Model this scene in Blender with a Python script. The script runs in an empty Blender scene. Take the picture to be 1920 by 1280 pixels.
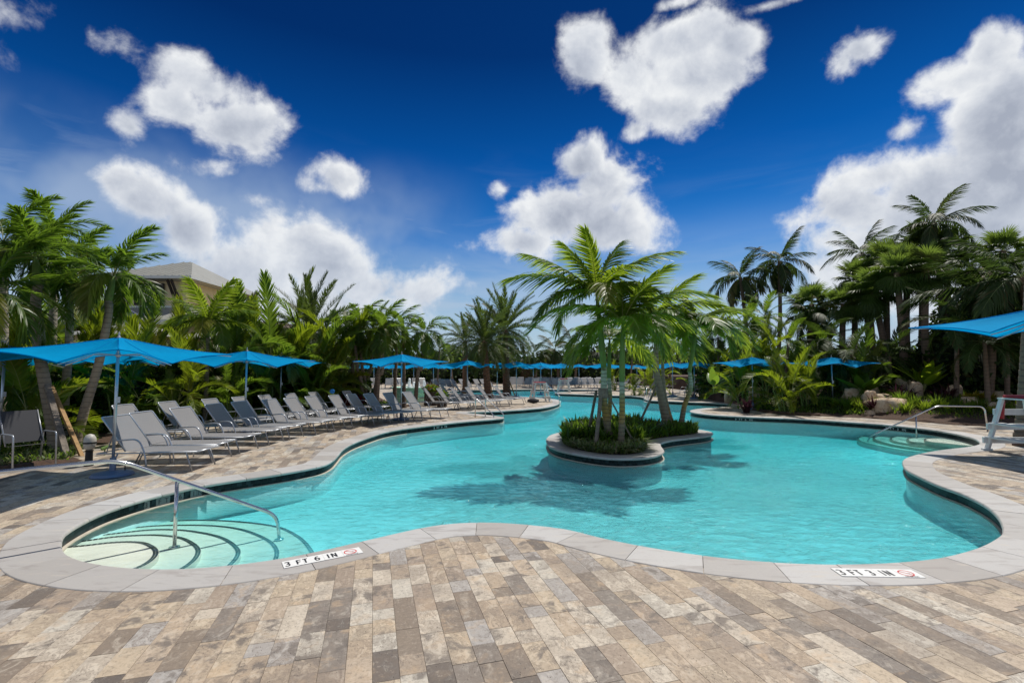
import bpy, bmesh, math, random
import numpy as np
from mathutils import Vector, Matrix, Euler
R = math.radians
rnd = random.Random(7)
scene = bpy.context.scene
# ------------------------------------------------------------------ camera
F, CX, CY, CAMH = 900.0, 960.0, 640.0, 1.75
PITCH = math.atan((693.3 - 640) / F)
cam_d = bpy.data.cameras.new("camera")
cam_d.sensor_width = 36.0
cam_d.lens = F / 1920 * 36.0
cam_d.clip_start = 0.05
cam_d.clip_end = 3000
cam = bpy.data.objects.new("camera", cam_d)
scene.collection.objects.link(cam)
cam.location = (0, 0, CAMH)
cam.rotation_euler = (math.pi / 2 + PITCH, 0, 0)
scene.camera = cam
cp, sp = math.cos(PITCH), math.sin(PITCH)
def ray(x, y):
    a, b = (x - CX) / F, (CY - y) / F
    return a, cp - b * sp, sp + b * cp
def g(x, y, z=0.0):
    "pixel of the survey photograph -> point on the level z"
    a, f, u = ray(x, y)
    t = (z - CAMH) / u
    return (a * t, f * t)
def pd(x, y, d):
    "pixel -> point at distance d ahead"
    a, f, u = ray(x, y)
    t = d / f
    return Vector((a * t, d, CAMH + u * t))
def px3(X, Y, Z):
    dz = Z - CAMH
    zc = Y * cp + dz * sp
    yc = -Y * sp + dz * cp
    return CX + F * X / zc, CY - F * yc / zc
# ------------------------------------------------------------------ light
SUN = Vector((0.300, 0.365, 0.88)).normalized()
sd = bpy.data.lights.new("sun", 'SUN')
sd.energy = 4.4
sd.angle = R(0.55)
sd.color = (1.0, 0.955, 0.88)
sun = bpy.data.objects.new("sun", sd)
scene.collection.objects.link(sun)
sun.rotation_euler = SUN.to_track_quat('Z', 'Y').to_euler()
sun.location = (20, 20, 60)
scene.view_settings.view_transform = 'Standard'
scene.view_settings.look = 'None'
scene.view_settings.exposure = 0.0
scene.view_settings.gamma = 1.0
scene.view_settings.use_curve_mapping = False
scene.render.engine = 'CYCLES'
c = scene.cycles
c.use_denoising = True
c.max_bounces = 7
c.diffuse_bounces = 3
c.glossy_bounces = 3
c.transmission_bounces = 4
c.transparent_max_bounces = 24
c.volume_bounces = 0
c.sample_clamp_indirect = 6
c.caustics_reflective = False
c.caustics_refractive = False
c.denoising_prefilter = 'ACCURATE'

# ------------------------------------------------------------------ node helper
class NT:
    def __init__(s, nt):
        s.nt = nt
    def __call__(s, typ, ins=None, **props):
        n = s.nt.nodes.new(typ)
        for k, v in props.items():
            setattr(n, k, v)
        for k, v in (ins or {}).items():
            sock = n.inputs[k]
            if isinstance(v, bpy.types.NodeSocket):
                s.nt.links.new(v, sock)
            elif isinstance(v, bpy.types.Node):
                s.nt.links.new(v.outputs[0], sock)
            else:
                sock.default_value = v
        return n
    def m(s, op, a, b=0.0, c2=None, clamp=False):
        n = s.nt.nodes.new('ShaderNodeMath')
        n.operation = op
        n.use_clamp = clamp
        for i, v in enumerate((a, b) if c2 is None else (a, b, c2)):
            if isinstance(v, bpy.types.NodeSocket):
                s.nt.links.new(v, n.inputs[i])
            else:
                n.inputs[i].default_value = v
        return n.outputs[0]
    def mix(s, f, a, b, blend='MIX'):
        n = s.nt.nodes.new('ShaderNodeMix')
        n.data_type = 'RGBA'
        n.blend_type = blend
        n.clamp_factor = True
        for i, v in ((0, f), (6, a), (7, b)):
            if isinstance(v, bpy.types.NodeSocket):
                s.nt.links.new(v, n.inputs[i])
            else:
                if i and len(v) == 3:
                    v = (*v, 1)
                n.inputs[i].default_value = v
        return n.outputs[2]
    def ramp(s, f, stops, interp='LINEAR'):
        n = s.nt.nodes.new('ShaderNodeValToRGB')
        n.color_ramp.interpolation = interp
        e = n.color_ramp.elements
        while len(e) < len(stops):
            e.new(0.5)
        for el, (p, col) in zip(e, stops):
            el.position = p
            el.color = (*col, 1) if len(col) == 3 else col
        s.nt.links.new(f, n.inputs[0])
        return n.outputs[0]
    def smooth(s, v, a, b, lo=0.0, hi=1.0):
        n = s.nt.nodes.new('ShaderNodeMapRange')
        n.interpolation_type = 'SMOOTHSTEP'
        s.nt.links.new(v, n.inputs[0])
        for i, q in enumerate((a, b, lo, hi)):
            n.inputs[i + 1].default_value = q
        return n.outputs[0]

# ------------------------------------------------------------------ sky
world = bpy.data.worlds.new("World")
scene.world = world
world.use_nodes = True
wn = world.node_tree
wn.nodes.clear()
N = NT(wn)
SKY_STRENGTH = 0.10
sky = N('ShaderNodeTexSky', sky_type='NISHITA')
sky.sun_disc = False
sky.sun_elevation = math.asin(SUN.z)
sky.sun_rotation = math.atan2(SUN.x, SUN.y)
sky.air_density = 1.0
sky.dust_density = 0.4
sky.ozone_density = 3.0
tc = N('ShaderNodeTexCoord')
sep = N('ShaderNodeSeparateXYZ', {0: tc.outputs['Generated']})
X, Y, Z = sep.outputs
az = N.m('ARCTAN2', X, Y)
el = N.m('ARCSINE', Z)
# polarised deep blue: the air's colour deepened with height
tint = N.ramp(N.m('MULTIPLY', el, 1.0 / 0.9), [
    (0.00, (0.80, 0.95, 0.95)), (0.12, (0.52, 0.84, 0.98)), (0.28, (0.09, 0.50, 0.92)),
    (0.46, (0.012, 0.28, 0.66)), (0.66, (0.006, 0.12, 0.34)), (1.0, (0.006, 0.09, 0.26))])
skyc = N.mix(1.0, sky.outputs[0], tint, 'MULTIPLY')
ae = N('ShaderNodeCombineXYZ', {0: az, 1: el, 2: 0.0}).outputs[0]
def pxae(x, y):
    a, f, u = ray(x, y)
    return math.atan2(a, f), math.asin(u / math.sqrt(a * a + f * f + u * u))
# cloud bodies: (x, y, rx, ry, weight)
CL = [
 (400, 170, 85, 50, 1.0), (430, 240, 95, 66, 1.15), (345, 205, 55, 48, .95), (480, 275, 50, 38, .9), (400, 310, 60, 26, .6),
 (248, 240, 32, 24, .6),
 (225, 345, 45, 32, .9), (275, 385, 70, 50, 1.0), (345, 440, 62, 52, .95),
 (645, 335, 50, 34, .95), (600, 350, 34, 16, .55), (480, 372, 42, 20, .55),
 (560, 450, 110, 56, .95), (470, 520, 120, 66, 1.0), (620, 500, 110, 62, 1.05), (700, 540, 110, 48, .9), (560, 570, 210, 50, .9),
 (1095, 310, 46, 44, 1.0), (1130, 345, 75, 50, 1.05), (1050, 400, 92, 50, 1.15), (1130, 425, 95, 45, 1.1), (980, 455, 72, 30, .85), (1180, 395, 46, 44, .9),
 (940, 356, 20, 18, .7),
 (1095, 110, 55, 62, 1.0), (1180, 135, 60, 56, .85), (1275, 80, 95, 46, 1.1), (1300, 140, 95, 60, 1.15), (1255, 205, 60, 40, 1.0), (1370, 85, 55, 40, .95), (1195, 245, 28, 18, .6),
 (1610, 95, 46, 26, .6), (1580, 120, 26, 20, .5), (1440, 10, 60, 12, .6), (1270, 5, 32, 14, .7),
 (1855, 105, 55, 50, .9), (1800, 150, 90, 38, .9), (1890, 240, 120, 100, 1.7), (1880, 350, 150, 110, 1.9), (1700, 245, 34, 24, .7),
 (1650, 330, 90, 52, 1.0), (1620, 395, 110, 56, 1.2), (1740, 390, 130, 90, 1.6), (1840, 470, 180, 110, 1.9), (1570, 440, 70, 40, .9), (1640, 480, 120, 70, 1.1),
 (55, 40, 100, 34, .40), (180, 72, 55, 26, .38), (20, 105, 44, 24, .30),
]
mask = None
for (x, y, rx, ry, w) in CL:
    a0, e0 = pxae(x, y)
    a1, _ = pxae(x + rx, y); a2, _ = pxae(x - rx, y)
    _, e1 = pxae(x, y - ry); _, e2 = pxae(x, y + ry)
    ra, re = abs(a1 - a2) / 2 * 1.42, abs(e1 - e2) / 2 * 1.42
    mp = N('ShaderNodeMapping', {0: ae, 1: (-a0 / ra, -e0 / re, 0), 3: (1 / ra, 1 / re, 1)})
    ln = N('ShaderNodeVectorMath', {0: mp.outputs[0]}, operation='LENGTH')
    v = N.m('MULTIPLY_ADD', ln.outputs['Value'], -w, w)
    mask = v if mask is None else N.m('SMOOTH_MAX', mask, v, 0.12)
# the rest of the sky carries scattered cloud of the same kind
gen = N('ShaderNodeTexNoise', {'Vector': tc.outputs['Generated'], 'Scale': 2.6, 'Detail': 2.0, 'Roughness': .5})
outside = N.smooth(N.m('ABSOLUTE', az), 0.9, 1.15)
outside = N.m('MAXIMUM', outside, N.smooth(el, 0.72, 0.95))
gm = N.m('MULTIPLY', N.m('SUBTRACT', gen.outputs[0], 0.50), 4.0)
mask = N.m('MAXIMUM', mask, N.m('SUBTRACT', N.m('MULTIPLY', N.m('ADD', gm, 1.0), outside), 1.0))
def fbm(off, scale, detail, rough=.56, dist=0.0):
    mp = N('ShaderNodeMapping', {0: tc.outputs['Generated'], 1: off})
    t = N('ShaderNodeTexNoise', {'Vector': mp.outputs[0], 'Scale': scale, 'Detail': detail, 'Roughness': rough, 'Distortion': dist})
    return t.outputs[0]
n1 = fbm((0, 0, 0), 9.0, 12.0, .60, .18)
n1b = fbm((.012, .010, .026), 9.0, 7.0, .58, .18)
n2 = fbm((3, 1, 0), 5.0, 4.0, .5)
dens = N.m('ADD', mask, N.m('MULTIPLY', N.m('SUBTRACT', n1, 0.5), 2.5))
alpha = N.m('POWER', N.smooth(dens, -0.04, 0.60), 1.25)
# soft veil low over the left and the middle
wisp_map = N('ShaderNodeMapping', {0: ae, 1: (0.3, 0.2, 0), 2: (0, 0, R(-14)), 3: (2.2, 11.0, 1)})
wisp = N('ShaderNodeTexNoise', {'Vector': wisp_map.outputs[0], 'Scale': 1.6, 'Detail': 8.0, 'Roughness': .55, 'Distortion': .6}).outputs[0]
veil = N.m('MULTIPLY', N.smooth(wisp, 0.40, 0.72), N.smooth(el, 0.46, 0.10))
veil = N.m('MULTIPLY', veil, N.smooth(az, 0.25, -0.25, 0.2, 0.80))
lo = N.m('MAXIMUM', N.smooth(el, 0.34, 0.05, 0.0, 0.92), N.m('MULTIPLY', N.smooth(el, 0.36, 0.14), N.smooth(az, 0.0, -0.3, 0.0, 0.62)))
bank_ = N.m('MULTIPLY', N.smooth(n2, .34, .62, .15, 1.0), N.m('MULTIPLY', N.smooth(az, -.02, -.38), N.m('MULTIPLY', N.smooth(el, .44, .26), .62)))
veil = N.m('MAXIMUM', veil, bank_)
veil = N.m('MAXIMUM', veil, N.m('MULTIPLY', lo, N.smooth(wisp, .3, .6, .55, 1.0)))
# light and shade of the cloud bodies: sunlit above, grey below and inside
n1s = fbm((0, 0, 0), 9.0, 7.0, .58, .18)
lit = N.m('MULTIPLY', N.m('SUBTRACT', n1s, n1b), 2.6)
shade = N.m('ADD', N.m('ADD', lit, 0.66), N.m('MULTIPLY', N.m('SUBTRACT', n2, .5), 1.0))
thick = N.smooth(dens, 0.4, 1.6, 0.0, 0.60)
shade = N.m('ADD', shade, N.smooth(dens, .75, .15, 0.0, .42))
shade = N.m('SUBTRACT', shade, thick, clamp=True)
ccol = N.ramp(shade, [(0.0, (3.8, 4.2, 5.1)), (0.4, (5.4, 5.8, 6.6)), (0.75, (7.2, 7.5, 8.0)), (1.0, (8.6, 8.8, 9.0))])
skyv = N.mix(veil, skyc, (4.6, 5.6, 7.0))
full = N.mix(alpha, skyv, N.mix(N.smooth(el, .34, .10, 0, .35), ccol, (5.2, 6.0, 7.2)))
bg = N('ShaderNodeBackground', {0: full, 1: SKY_STRENGTH})
wo = N('ShaderNodeOutputWorld', {0: bg.outputs[0]})
world.cycles.sampling_method = 'MANUAL'
world.cycles.sample_map_resolution = 1024

# ------------------------------------------------------------------ materials
MATS = {}
def newmat(name):
    m = bpy.data.materials.new(name)
    m.use_nodes = True
    m.node_tree.nodes.clear()
    MATS[name] = m
    return m, NT(m.node_tree)
def out(N, surf, vol=None, disp=None):
    o = N('ShaderNodeOutputMaterial', {0: surf})
    if vol is not None:
        N.nt.links.new(vol, o.inputs[1])
    return o
def simple(name, col, rough=.6, metal=0.0, var=0.0, scale=8.0, bump=0.0, bscale=60.0, spec=.5, col2=None, coat=0.0):
    m, N = newmat(name)
    tc = N('ShaderNodeTexCoord')
    base = (*col, 1)
    if var or col2:
        nz = N('ShaderNodeTexNoise', {'Vector': tc.outputs['Object'], 'Scale': scale, 'Detail': 6.0, 'Roughness': .6})
        c2 = col2 or tuple(min(1, q * (1 - var)) for q in col)
        base = N.mix(N.smooth(nz.outputs[0], .35, .68), col, c2)
    p = N('ShaderNodeBsdfPrincipled', {'Base Color': base, 'Roughness': rough, 'Metallic': metal, 'Specular IOR Level': spec, 'Coat Weight': coat})
    if bump:
        b = N('ShaderNodeTexNoise', {'Vector': tc.outputs['Object'], 'Scale': bscale, 'Detail': 4.0})
        bn = N('ShaderNodeBump', {'Height': b.outputs[0], 'Strength': bump, 'Distance': .01})
        N.nt.links.new(bn.outputs[0], p.inputs['Normal'])
    out(N, p.outputs[0])
    return m
def leafmat(name, col, tcol, rough=.42, trans=.42, var=.42, old=None):
    "green blade: sheen on top, sunlight glowing through"
    m, N = newmat(name)
    oi = N('ShaderNodeObjectInfo')
    geo = N('ShaderNodeNewGeometry')
    tc = N('ShaderNodeTexCoord')
    nz = N('ShaderNodeTexNoise', {'Vector': geo.outputs['Position'], 'Scale': 1.3, 'Detail': 3.0})
    isl = geo.outputs['Random Per Island']
    v = N.m('ADD', N.m('MULTIPLY', oi.outputs['Random'], .5), N.m('MULTIPLY', isl, .5))
    dark = tuple(q * (1 - var) for q in col)
    lite = (min(1, col[0] * (1 + var * 1.3)), min(1, col[1] * (1 + var * .8)), col[2])
    cc = N.mix(v, dark, lite)
    old = old or (col[0] * 1.6 + .04, col[1] * .9 + .02, col[2] * 1.2)
    cc = N.mix(N.m('GREATER_THAN', oi.outputs['Random'], .91), cc, old)
    cc = N.mix(N.m('GREATER_THAN', isl, .95), cc, (col[0] * 1.5 + .05, col[1] * .8 + .02, col[2] + .01))
    cc = N.mix(N.smooth(nz.outputs[0], .3, .7, 0, .35), cc, dark)
    p = N('ShaderNodeBsdfPrincipled', {'Base Color': cc, 'Roughness': rough, 'Specular IOR Level': .32})
    tcx = N.mix(v, tcol, tuple(min(1, q * 1.25) for q in tcol))
    t = N('ShaderNodeBsdfTranslucent', {'Color': tcx})
    mx = N('ShaderNodeMixShader', {0: trans, 1: p.outputs[0], 2: t.outputs[0]})
    out(N, mx.outputs[0])
    return m
leafmat('leaf_royal', (.080, .150, .020), (.38, .52, .035), .40, .44)
leafmat('leaf_dense', (.052, .110, .016), (.24, .40, .03), .38, .40)
leafmat('leaf_bright', (.095, .150, .012), (.34, .44, .02), .45, .44, .5)
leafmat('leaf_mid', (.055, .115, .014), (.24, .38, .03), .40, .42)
leafmat('leaf_date', (.050, .085, .022), (.17, .25, .04), .5, .32)
leafmat('leaf_coconut', (.034, .065, .018), (.10, .17, .03), .55, .30, old=(.22, .16, .05))
leafmat('leaf_fan', (.062, .115, .024), (.24, .36, .05), .45, .34)
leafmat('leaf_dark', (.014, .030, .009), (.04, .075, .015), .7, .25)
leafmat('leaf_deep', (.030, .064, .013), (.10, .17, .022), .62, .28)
leafmat('leaf_silver', (.20, .25, .12), (.30, .36, .14), .5, .30)
leafmat('leaf_red', (.12, .012, .022), (.30, .02, .04), .4, .35)
leafmat('leaf_purple', (.030, .012, .020), (.07, .02, .04), .4, .25)
leafmat('leaf_paddle', (.11, .20, .012), (.45, .62, .03), .32, .48)
leafmat('leaf_yellow', (.30, .27, .02), (.5, .45, .04), .4, .35)
simple('rachis', (.16, .20, .06), .5)
simple('rachis_pale', (.30, .30, .10), .5)
simple('flower_yellow', (.75, .45, .03), .6)
simple('flower_red', (.5, .03, .03), .6)
simple('steel', (.56, .57, .58), .17, 1.0, bump=.02)
simple('alu_light', (.46, .48, .51), .34, .55, var=.12)
simple('alu_grey', (.30, .31, .33), .38, .6)
simple('pole_steel', (.45, .50, .55), .3, .7)
simple('base_plate', (.12, .17, .27), .42, .3, bump=.05)
simple('white_paint', (.72, .73, .72), .5, var=.08, scale=5, bump=.08, bscale=25)
simple('white_plastic', (.8, .8, .8), .4)
simple('red_vinyl', (.36, .012, .02), .45)
simple('black_metal', (.012, .012, .013), .45, .3)
simple('dark_bag', (.02, .02, .025), .8)
simple('mulch', (.085, .045, .026), .95, col2=(.035, .020, .013), scale=22, bump=.9, bscale=45)
simple('soil', (.07, .048, .030), .95, var=.5, scale=14, bump=.8, bscale=30)
simple('stake_grey', (.23, .19, .15), .85, var=.4, scale=14, bump=.3)
simple('stake_tan', (.42, .25, .10), .8, var=.3, scale=14, bump=.3)
simple('strap', (.02, .02, .02), .7)
simple('stucco', (.78, .63, .38), .9, var=.12, scale=2, bump=.2, bscale=40)
simple('stucco_pink', (.55, .30, .22), .9, var=.12, scale=2, bump=.2, bscale=40)
simple('trim_white', (.62, .62, .58), .6)
simple('roof_metal', (.30, .30, .27), .5, .0, var=.12, scale=1.2)
simple('roof_thatch', (.17, .13, .11), .95, var=.4, scale=6, bump=.5)
simple('dark_opening', (.012, .011, .012), .5)
simple('louver_blue', (.09, .11, .19), .6)
simple('dark_wood', (.025, .018, .013), .6)
simple('mint_plaster', (.46, .80, .63), .5, var=.15, scale=3)
simple('water_foam', (.82, .86, .88), .45)
simple('planter_brown', (.060, .030, .018), .5, var=.3, scale=4)
simple('globe_white', (.50, .46, .40), .5, var=.2, scale=12)
simple('towel_blue', (.03, .22, .55), .9)
simple('sign_white', (.78, .78, .76), .45, var=.06, scale=30)
simple('sign_black', (.012, .012, .014), .5)
simple('sign_red', (.60, .03, .03), .5)
simple('grout_beige', (.50, .45, .36), .85, var=.15, scale=10)
simple('skin', (.45, .26, .18), .6)

# trunks -----------------------------------------------------------
def trunkmat(name, stops, ring, ringc, bump=.5, uneven=.5):
    m, N = newmat(name)
    tc = N('ShaderNodeTexCoord')
    s = N('ShaderNodeSeparateXYZ', {0: tc.outputs['Object']})
    nz = N('ShaderNodeTexNoise', {'Vector': tc.outputs['Object'], 'Scale': 7.0, 'Detail': 6.0, 'Roughness': .65})
    h = N.m('ADD', s.outputs[2], N.m('MULTIPLY', N.m('SUBTRACT', nz.outputs[0], .5), uneven))
    col = N.ramp(N.m('MULTIPLY', h, .25), stops)
    rg = N.m('FRACT', N.m('MULTIPLY', N.m('ADD', s.outputs[2], N.m('MULTIPLY', nz.outputs[0], .05)), ring))
    line = N.smooth(N.m('ABSOLUTE', N.m('SUBTRACT', rg, .5)), .0, .16, 1.0, 0.0)
    col = N.mix(N.m('MULTIPLY', line, .5 if name != 'trunk_royal' else .75), col, ringc)
    col = N.mix(N.smooth(nz.outputs[0], .5, .75, 0, .5), col, (.10, .075, .05))
    p = N('ShaderNodeBsdfPrincipled', {'Base Color': col, 'Roughness': .75})
    hh = N.m('SUBTRACT', N.m('MULTIPLY', nz.outputs[0], .6), line)
    bn = N('ShaderNodeBump', {'Height': hh, 'Strength': bump, 'Distance': .02})
    N.nt.links.new(bn.outputs[0], p.inputs['Normal'])
    out(N, p.outputs[0])
    return m
trunkmat('trunk_royal', [(0.0, (.15, .12, .08)), (.11, (.20, .155, .10)), (.15, (.34, .21, .05)), (.22, (.28, .21, .06)), (.27, (.25, .27, .14)), (.31, (.36, .42, .33)), (.40, (.34, .42, .30)), (.44, (.11, .17, .05)), (1, (.13, .20, .06))], 11.0, (.07, .06, .04))
trunkmat('trunk_grey', [(0.0, (.22, .18, .13)), (.5, (.30, .25, .18)), (1, (.26, .23, .17))], 9.0, (.10, .075, .05))
trunkmat('trunk_brown', [(0.0, (.15, .10, .07)), (.5, (.22, .15, .10)), (1, (.19, .12, .08))], 7.0, (.06, .04, .03))
trunkmat('trunk_green', [(0.0, (.12, .20, .04)), (1, (.15, .24, .05))], 2.0, (.13, .20, .06), .15)
trunkmat('trunk_date', [(0.0, (.17, .085, .05)), (1, (.22, .12, .07))], 6.0, (.10, .05, .03), .8)

# travertine -------------------------------------------------------
def travertine():
    m, N = newmat('travertine')
    at = N('ShaderNodeAttribute', attribute_name='tone')
    at2 = N('ShaderNodeAttribute', attribute_name='seed')
    t, sd_ = at.outputs['Fac'], at2.outputs['Fac']
    geo = N('ShaderNodeNewGeometry')
    mp = N('ShaderNodeMapping', {0: geo.outputs['Position'], 2: (0, 0, R(-16.1))}, vector_type='POINT')
    off = N('ShaderNodeCombineXYZ', {0: N.m('MULTIPLY', sd_, 37.0), 1: N.m('MULTIPLY', sd_, 91.0), 2: N.m('MULTIPLY', sd_, 13.0)})
    pos = N('ShaderNodeVectorMath', {0: mp.outputs[0], 1: off.outputs[0]}, operation='ADD').outputs[0]
    st = N('ShaderNodeMapping', {0: pos, 3: (13, 7, 7)}).outputs[0]
    streak = N('ShaderNodeTexNoise', {'Vector': st, 'Scale': 1.0, 'Detail': 9.0, 'Roughness': .68, 'Distortion': .9}).outputs[0]
    fine = N('ShaderNodeTexNoise', {'Vector': pos, 'Scale': 38.0, 'Detail': 6.0, 'Roughness': .75}).outputs[0]
    patch = N('ShaderNodeTexNoise', {'Vector': pos, 'Scale': 6.5, 'Detail': 5.0, 'Roughness': .6, 'Distortion': .5}).outputs[0]
    base = N.ramp(t, [(0.0, (.58, .49, .37)), (.13, (.50, .41, .31)), (.25, (.62, .56, .47)), (.38, (.40, .33, .265)),
                      (.47, (.54, .45, .35)), (.58, (.44, .425, .41)), (.66, (.27, .225, .18)), (.75, (.62, .59, .52)),
                      (.85, (.26, .235, .21)), (.91, (.44, .43, .42)), (.955, (.13, .115, .105))], 'CONSTANT')
    busy = N.m('FRACT', N.m('MULTIPLY', sd_, 7.31))
    b1 = N.m('MULTIPLY_ADD', busy, .75, .25); b2 = N.m('FRACT', N.m('MULTIPLY', sd_, 23.7))
    c1 = N.mix(N.m('MULTIPLY', N.smooth(streak, .46, .66, 0, .62), b1), base, (.25, .20, .16))
    c1 = N.mix(N.smooth(streak, .48, .34, 0, .35), c1, (.66, .61, .53))
    vein = N.m('SUBTRACT', 1.0, N.m('MULTIPLY', N.m('ABSOLUTE', N.m('SUBTRACT', streak, .5)), 26.0), clamp=True)
    c1 = N.mix(N.m('MULTIPLY', N.m('MULTIPLY', vein, .8), b1), c1, (.22, .18, .15))
    c1 = N.mix(N.m('MULTIPLY', N.smooth(patch, .50, .64, 0, .85), N.smooth(b2, .10, .8)), c1, (.17, .15, .135))
    c1 = N.mix(N.m('MULTIPLY', N.smooth(patch, .46, .34, 0, .5), b2), c1, (.58, .43, .28))
    c1 = N.mix(N.smooth(fine, .50, .66, 0, .58), c1, (.20, .175, .15))
    c1 = N.mix(N.smooth(fine, .46, .30, 0, .30), c1, (.72, .66, .56))
    # wide weathering over many tiles
    wide = N('ShaderNodeTexNoise', {'Vector': geo.outputs['Position'], 'Scale': 1.3, 'Detail': 4.0}).outputs[0]
    c1 = N.mix(N.smooth(wide, .48, .66, 0, .42), c1, (.23, .195, .165))
    pit = N('ShaderNodeTexVoronoi', {'Vector': N('ShaderNodeMapping', {0: pos, 3: (60, 26, 40)}).outputs[0], 'Scale': 1.0}).outputs[0]
    pits = N.m('MULTIPLY', N.smooth(pit, .22, .08), N.smooth(patch, .46, .56))
    c1 = N.mix(N.m('MULTIPLY', pits, .75), c1, (.07, .055, .045))
    c1 = N.mix(1.0, c1, (.88, .85, .815), 'MULTIPLY')
    p = N('ShaderNodeBsdfPrincipled', {'Base Color': c1, 'Roughness': N.smooth(fine, .3, .7, .50, .78), 'Specular IOR Level': .35})
    h = N.m('SUBTRACT', N.m('ADD', N.m('MULTIPLY', fine, .5), N.m('MULTIPLY', streak, .6)), pits)
    bn = N('ShaderNodeBump', {'Height': h, 'Strength': .5, 'Distance': .004})
    N.nt.links.new(bn.outputs[0], p.inputs['Normal'])
    out(N, p.outputs[0])
travertine()
def coping_mat():
    m, N = newmat('coping_stone')
    geo = N('ShaderNodeNewGeometry'); oi = N('ShaderNodeObjectInfo')
    off = N('ShaderNodeCombineXYZ', {0: N.m('MULTIPLY', oi.outputs['Random'], 40.0), 1: N.m('MULTIPLY', oi.outputs['Random'], 17.0), 2: 0.0})
    pos = N('ShaderNodeVectorMath', {0: geo.outputs['Position'], 1: off.outputs[0]}, operation='ADD').outputs[0]
    st = N('ShaderNodeMapping', {0: pos, 2: (0, 0, R(20)), 3: (2.2, 9, 5)}).outputs[0]
    v = N('ShaderNodeTexNoise', {'Vector': st, 'Scale': 1.0, 'Detail': 8.0, 'Roughness': .62, 'Distortion': .8}).outputs[0]
    f = N('ShaderNodeTexNoise', {'Vector': pos, 'Scale': 60.0, 'Detail': 4.0}).outputs[0]
    base = N.mix(oi.outputs['Random'], (.36, .335, .31), (.50, .49, .475))
    c1 = N.mix(N.smooth(v, .52, .66, 0, .55), base, (.29, .26, .24))
    c1 = N.mix(N.smooth(v, .44, .30, 0, .5), c1, (.54, .48, .40))
    c1 = N.mix(N.smooth(f, .55, .75, 0, .4), c1, (.34, .31, .29))
    p = N('ShaderNodeBsdfPrincipled', {'Base Color': c1, 'Roughness': .55, 'Specular IOR Level': .4})
    bn = N('ShaderNodeBump', {'Height': N.m('ADD', f, v), 'Strength': .3, 'Distance': .004})
    N.nt.links.new(bn.outputs[0], p.inputs['Normal'])
    out(N, p.outputs[0])
coping_mat()
def far_deck():
    m, N = newmat('deck_far')
    geo = N('ShaderNodeNewGeometry')
    mp = N('ShaderNodeMapping', {0: geo.outputs['Position'], 2: (0, 0, R(-16.1 + 90))})
    br = N('ShaderNodeTexBrick', {'Vector': mp.outputs[0], 'Color1': (.52, .43, .32, 1), 'Color2': (.36, .30, .23, 1), 'Mortar': (.30, .26, .21, 1), 'Scale': 1.0, 'Mortar Size': .004, 'Brick Width': .33, 'Row Height': .152, 'Bias': 0.0})
    n = N('ShaderNodeTexNoise', {'Vector': geo.outputs['Position'], 'Scale': 3.0, 'Detail': 6.0}).outputs[0]
    c1 = N.mix(N.smooth(n, .4, .65, 0, .5), br.outputs[0], (.27, .235, .20))
    p = N('ShaderNodeBsdfPrincipled', {'Base Color': c1, 'Roughness': .7})
    out(N, p.outputs[0])
far_deck()
simple('joint_dark', (.12, .11, .10), .95)
simple('mortar', (.36, .31, .25), .95, var=.2, scale=30)
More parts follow.
